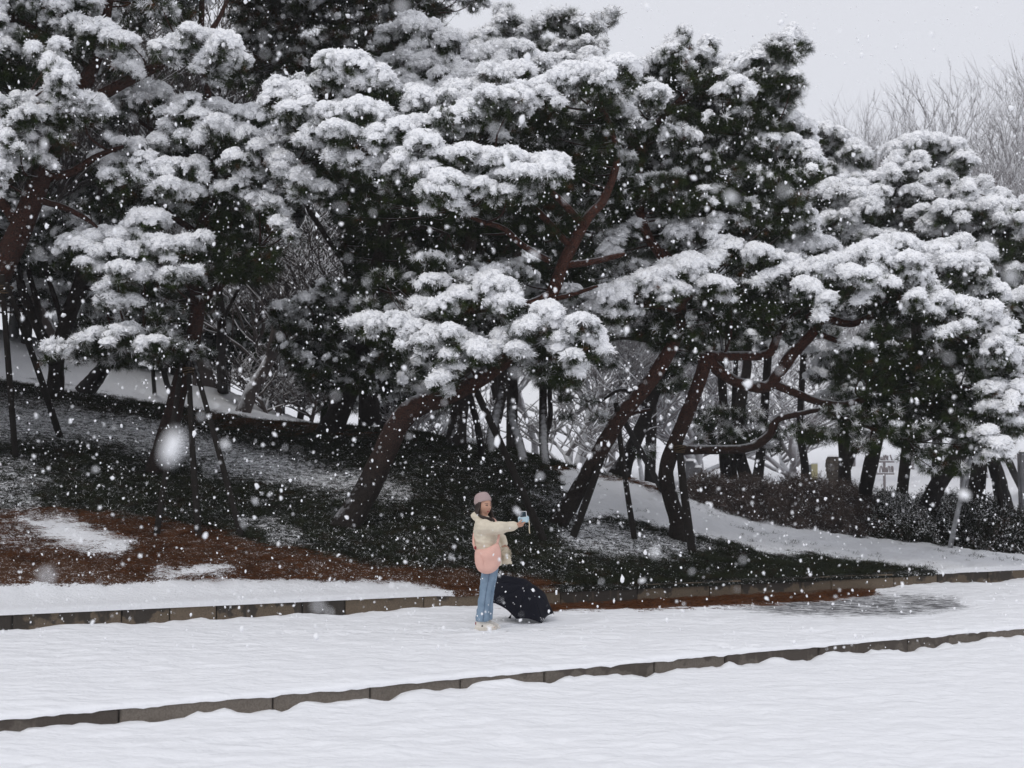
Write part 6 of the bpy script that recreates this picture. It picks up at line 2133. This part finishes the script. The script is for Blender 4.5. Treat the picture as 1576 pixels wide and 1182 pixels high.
rbox((-.055, -.022, -.032), (.055, .022, .034), .009, 'camera_body', M_camblue, cm)
fr = rbox((-.028, -.024, .020), (.046, -.015, .082), .003, 'screen_frame', M_camwhite, cm)
rbox((-.0235, -.0262, .026), (.0415, -.0235, .077), .001, 'screen', M_screen, fr)
ln = MB(); th = np.linspace(0, 2 * math.pi, 21)[:-1]
ln.add([(-.005 + .022 * math.cos(a), .022, .022 * math.sin(a)) for a in th] + [(-.005 + .020 * math.cos(a), .05, .020 * math.sin(a)) for a in th], [(i, (i + 1) % 20, 20 + (i + 1) % 20, 20 + i) for i in range(20)] + [tuple(range(20, 40))])
part('lens', ln, M_black, cm)
for dx in (-.035, -.02):
    bt = MB(); bt.add(*ball((dx, -.0225, .008), (.005, .003, .005), 10)); part('button', bt, M_black, cm)
cm_s = MB(); cm_s.tube(smooth_path(np.array([(.054, 0, -.01), (.06, -.01, -.05), (.055, -.012, -.10), (.056, -.01, -.145)]), 12), [.0055] * 12, 6)
part('wrist_strap', cm_s, M_cord, cm)

# ------------------------------------------------------------------ open umbrella, resting on its rim and handle
M_umb = mat_simple('navy_umbrella_cloth', (0.0045, 0.005, 0.010), (0.007, 0.0075, 0.014), .6, 40, .001, .1)
M_umbmetal = mat_flat('umbrella_metal', (0.02, 0.02, 0.022), .35)
ub = empty('umbrella', (0, 0, 0), 'open navy black umbrella lying on the snow beside the woman', 'umbrella')
RR, DD = .475, .205
NS, NT = 8, 14


def dome(a, t, lift=0.0):
    """a: angle, t: 0 apex .. 1 rim; panels sag between the ribs"""
    k = (a / (2 * math.pi) * NS) % 1.0
    sag = math.sin(math.pi * k)
    r = RR * t * (1 - .12 * sag * t ** 2)
    z = -DD * t ** 1.9 + .018 * sag * t * (1 - .2 * t) * -1 + lift + .03 * sag * (t ** 6)
    return (r * math.cos(a), r * math.sin(a), z)


for s in range(NS):
    vs, fs = [], []
    M_ = 8
    for i in range(NT + 1):
        for j in range(M_ + 1):
            a = (s + j / M_) * 2 * math.pi / NS
            a = min(a, (s + 1) * 2 * math.pi / NS - 1e-6) if j == M_ else a
            vs.append(dome(a + (1e-6 if j == 0 else 0), max(i / NT, .01)))
    for i in range(NT):
        for j in range(M_):
            q = i * (M_ + 1) + j
            fs.append((q, q + 1, q + M_ + 2, q + M_ + 1))
    pm = MB(); pm.add(vs, fs); o = part('canopy_panel', pm, M_umb, ub)
    so = o.modifiers.new('thick', 'SOLIDIFY'); so.thickness = .0015
for s in range(NS):
    a = s * 2 * math.pi / NS
    rb = MB()
    rb.tube(np.array([np.array(dome(a + 1e-6, t)) + np.array((0, 0, -.006)) for t in np.linspace(.03, 1.015, 12)]), [.003] * 12, 5)
    mid = np.array(dome(a + 1e-6, .5)) + np.array((0, 0, -.008))
    rb.tube(np.array([mid, (.012 * math.cos(a), .012 * math.sin(a), -.21)]), [.0025, .0025], 5)
    o = part('rib', rb, M_umbmetal, ub)
    tp = MB(); tp.add(*ball(np.array(dome(a + 1e-6, 1.015)) + np.array((0, 0, -.006)), .006, 8)); part('rib_tip', tp, M_umbmetal, o)
sh_ = MB(); sh_.tube(np.array([(0, 0, .03), (0, 0, -.52)]), [.006, .006], 8); part('shaft', sh_, M_umbmetal, ub)
fr_ = MB(); fr_.tube(np.array([(0, 0, -.005), (0, 0, .045)]), [.008, .004], 8); part('ferrule', fr_, M_umbmetal, ub)
hd_ = MB(); hd_.tube(smooth_path(np.array([(0, 0, -.50), (0, 0, -.54), (0, 0, -.575), (0, 0, -.59)]), 10), [.009, .012, .014, .015, .016, .016, .017, .019, .017, .008], 12); part('handle', hd_, M_black, ub)
ax = Vector((.40, -.45, .80)).normalized()
ub.rotation_mode = 'QUATERNION'
ub.rotation_quaternion = Vector((0, 0, 1)).rotation_difference(ax)
rim_c = P(800, 920, 18.3)
ub.location = rim_c + ax * DD
tips = [ub.location + ub.rotation_quaternion @ Vector(dome(s * 2 * math.pi / NS + 1e-6, 1.015)) for s in range(NS)]
hnd = ub.location + ub.rotation_quaternion @ Vector((0, 0, -.59))
low = min(t.z for t in tips)
ub.location.z += 0.006 - min(low, hnd.z + .01)

# ------------------------------------------------------------------ falling snow
M_flake = mat_flat('snowflake', (0.92, 0.93, 0.95))


def flake_mesh(seed, sub):
    """a clump of crystals a few millimetres across: lobes joined at the middle"""
    rr = random.Random(seed)
    bm = bmesh.new()
    bmesh.ops.create_icosphere(bm, subdivisions=sub, radius=1.0)
    lobes = [rand_dir(rr) for _ in range(rr.choice((2, 3, 3, 4)))]
    for x in bm.verts:
        d = x.co.normalized()
        r = 0.45 + sum(max(0, d.dot(l)) ** 3 * rr.uniform(.5, .6) for l in lobes) + .18 * mnoise.noise(d * 2.5 + Vector((seed * 3.1, 0, 0)))
        x.co = d * r
    me = bpy.data.meshes.new('snowflake')
    bm.to_mesh(me); bm.free()
    me.materials.append(M_flake)
    me.polygons.foreach_set('use_smooth', np.ones(len(me.polygons), bool))
    return me


FL = [flake_mesh(k, 2) for k in range(8)]
FG = 'snowflakes falling in the air'


def flake(u, v, d, r, label, el=1.0, tilt=0.0):
    o = bpy.data.objects.new('snowflake', FL[R.randrange(8)])
    o.location = P(u, v, d)
    o.scale = (r, r, r * el)
    o.rotation_euler = (0, tilt, 0) if el > 1.2 else (R.uniform(0, 6), R.uniform(0, 6), R.uniform(0, 6))
    link(o)
    tag(o, label, 'snowflake', FG)
    return o


for (u, v, d, r, el, tilt, lab) in [
        (268, 680, 1.2, .0125, 1.75, .3, 'largest blurred snowflake, an oval in front of the propped left pine'),
        (347, 685, 2.3, .007, 1.0, 0, 'blurred snowflake just right of the largest oval one'),
        (310, 640, 2.2, .0055, 1.0, 0, 'round blurred snowflake just above and right of the largest oval one'),
        (1127, 305, 1.9, .0085, 1.15, 0, 'big round blurred snowflake before the tall dark crown'),
        (1100, 290, 2.4, .0065, 1, 0, 'blurred snowflake just left of the big round one before the tall dark crown'),
        (1205, 293, 1.5, .0055, 1, 0, 'faint blurred snowflake at the right flank of the tall dark crown'),
        (1518, 376, 1.4, .0085, 1.1, 0, 'big pale blurred snowflake over the tiers of snow near the right edge'),
        (1560, 425, 1.6, .0075, .8, 0, 'pale blurred snowflake over the dark hollow at the right edge'),
        (821, 391, 2.6, .0085, 1.5, -.8, 'oblong blurred snowflake before the branch in the dark middle'),
        (795, 785, 3.4, .0095, 1.7, -.7, 'oblong blurred snowflake just above the camera in the woman hand'),
        (1487, 765, 2.6, .009, 1.5, 1.4, 'blurred snowflake on the line of the snow coated pole'),
        (72, 886, 1.25, .006, 1, 0, 'faint round blurred snowflake over the brown needles at left'),
        (620, 10, 1.5, .007, 1.1, 0, 'round blurred snowflake at the top of the picture'),
        (148, 722, 3.0, .006, 1, 0, 'blurred snowflake above the snowy patch on the left bank'),
        (394, 772, 3.2, .006, 1, 0, 'blurred snowflake above the brown needles right of the left poles'),
        (68, 222, 2.6, .0075, 1.7, .3, 'upright oblong snowflake before the trunk at the left edge'),
        (167, 208, 2.4, .0075, 1.0, 0, 'blurred snowflake before the upper snowy bough of the left pine'),
        (1006, 852, 2.0, .006, 1, 0, 'faint blurred snowflake over the dark ground cover right of the umbrella'),
        (990, 893, 4.0, .009, 1.6, 1.2, 'oblong snowflake over the ground cover just above the kerb'),
        (830, 733, 2.6, .006, 1, 0, 'soft snowflake on the brow right of the bent trunk'),
        (487, 932, 1.5, .0055, 1, 0, 'faint soft snowflake over the upper kerb left of the woman')]:
    flake(u, v, d, r, lab, el, tilt)
LAB = 'small white snowflake falling through the air, blurred a little by nearness'
k = 0
while k < 270:
    u = R.uniform(-20, 1596); v = R.uniform(-20, 960)
    d = 1.7 + 6.2 * R.random() ** 1.15
    if abs(u - 745) < 22 and 765 < v < 900:
        continue
    p = P(u, v, d)
    if p.z < 0.1:
        continue
    flake(u, v, d, R.uniform(.0016, .0046) * (1 + .25 * (d - 2.6) / 5), LAB, R.uniform(.8, 1.5), R.uniform(-.6, .6))
    k += 1

# the rest of the snowfall: thousands of flakes between 6 and 40 m, one mesh
base_v, base_f = [], []
for s in range(6):
    bm = bmesh.new(); bmesh.ops.create_icosphere(bm, subdivisions=1, radius=1.0)
    rr = random.Random(90 + s)
    lob = [rand_dir(rr) for _ in range(3)]
    base_v.append(np.array([tuple(x.co.normalized() * (.5 + .6 * sum(max(0, x.co.normalized().dot(l)) ** 3 for l in lob))) for x in bm.verts]))
    base_f = [tuple(x.index for x in q.verts) for q in bm.faces]
    bm.free()
base_f = np.array(base_f)
N = 15000
d = (5.0 ** 3 + NR.random(N) * (26.0 ** 3 - 5.0 ** 3)) ** (1 / 3)
d = np.where(NR.random(N) < .45, NR.uniform(5, 17, N), d)
u = NR.uniform(-60, 1640, N); v = NR.uniform(-60, 1000, N)
pts = np.array([P(a, b, c) for a, b, c in zip(u, v, d)])
sz = NR.lognormal(math.log(.0041), .55, N) * (1 + .03 * (d - 5))
ok = pts[:, 2] > .15 + np.where(pts[:, 1] > back_kerb_y(pts[:, 0]), hill(pts[:, 0], pts[:, 1]), 0)
pts, sz = pts[ok], sz[ok]
AV, AF = [], []
for i, (p, s) in enumerate(zip(pts, sz)):
    M = Matrix.Rotation(R.uniform(0, 6.28), 3, 'Z') @ Matrix.Rotation(R.uniform(0, 3.14), 3, 'X')
    sc = np.array([s, s * R.uniform(.7, 1.2), s * R.uniform(.9, 1.7)])
    AV.append(base_v[i % 6] @ np.array(M).T * sc + p)
    AF.append(base_f + len(base_v[0]) * i)
me = bpy.data.meshes.new('snowfall')
V = np.vstack(AV).astype(np.float32); F = np.vstack(AF).astype(np.int32)
me.vertices.add(len(V)); me.vertices.foreach_set('co', V.ravel())
me.loops.add(F.size); me.loops.foreach_set('vertex_index', F.ravel())
me.polygons.add(len(F)); me.polygons.foreach_set('loop_start', np.arange(0, F.size, 3, dtype=np.int32)); me.polygons.foreach_set('loop_total', np.full(len(F), 3, np.int32))
me.update(calc_edges=True)
me.materials.append(M_flake)
tag(link(bpy.data.objects.new('snowfall', me)), 'fine snow falling everywhere between the camera and the pines', kind='stuff')

# ------------------------------------------------------------------ the air, thick with snow
HAZE = 0.0008
m = bpy.data.materials.new('haze'); m.use_nodes = True
nt = m.node_tree; nt.nodes.clear()
out = nt.nodes.new('ShaderNodeOutputMaterial'); pv = nt.nodes.new('ShaderNodeVolumePrincipled')
pv.inputs['Color'].default_value = (0.93, 0.94, 0.98, 1)
pv.inputs['Density'].default_value = HAZE
nt.links.new(pv.outputs[0], out.inputs['Volume'])
mb = MB().box((-260, -50, -3.5), (260, 175, 26))
hz = mb.build('haze', m, None, False)
hz['kind'] = 'stuff'; hz['label'] = 'pale air thick with falling snow'
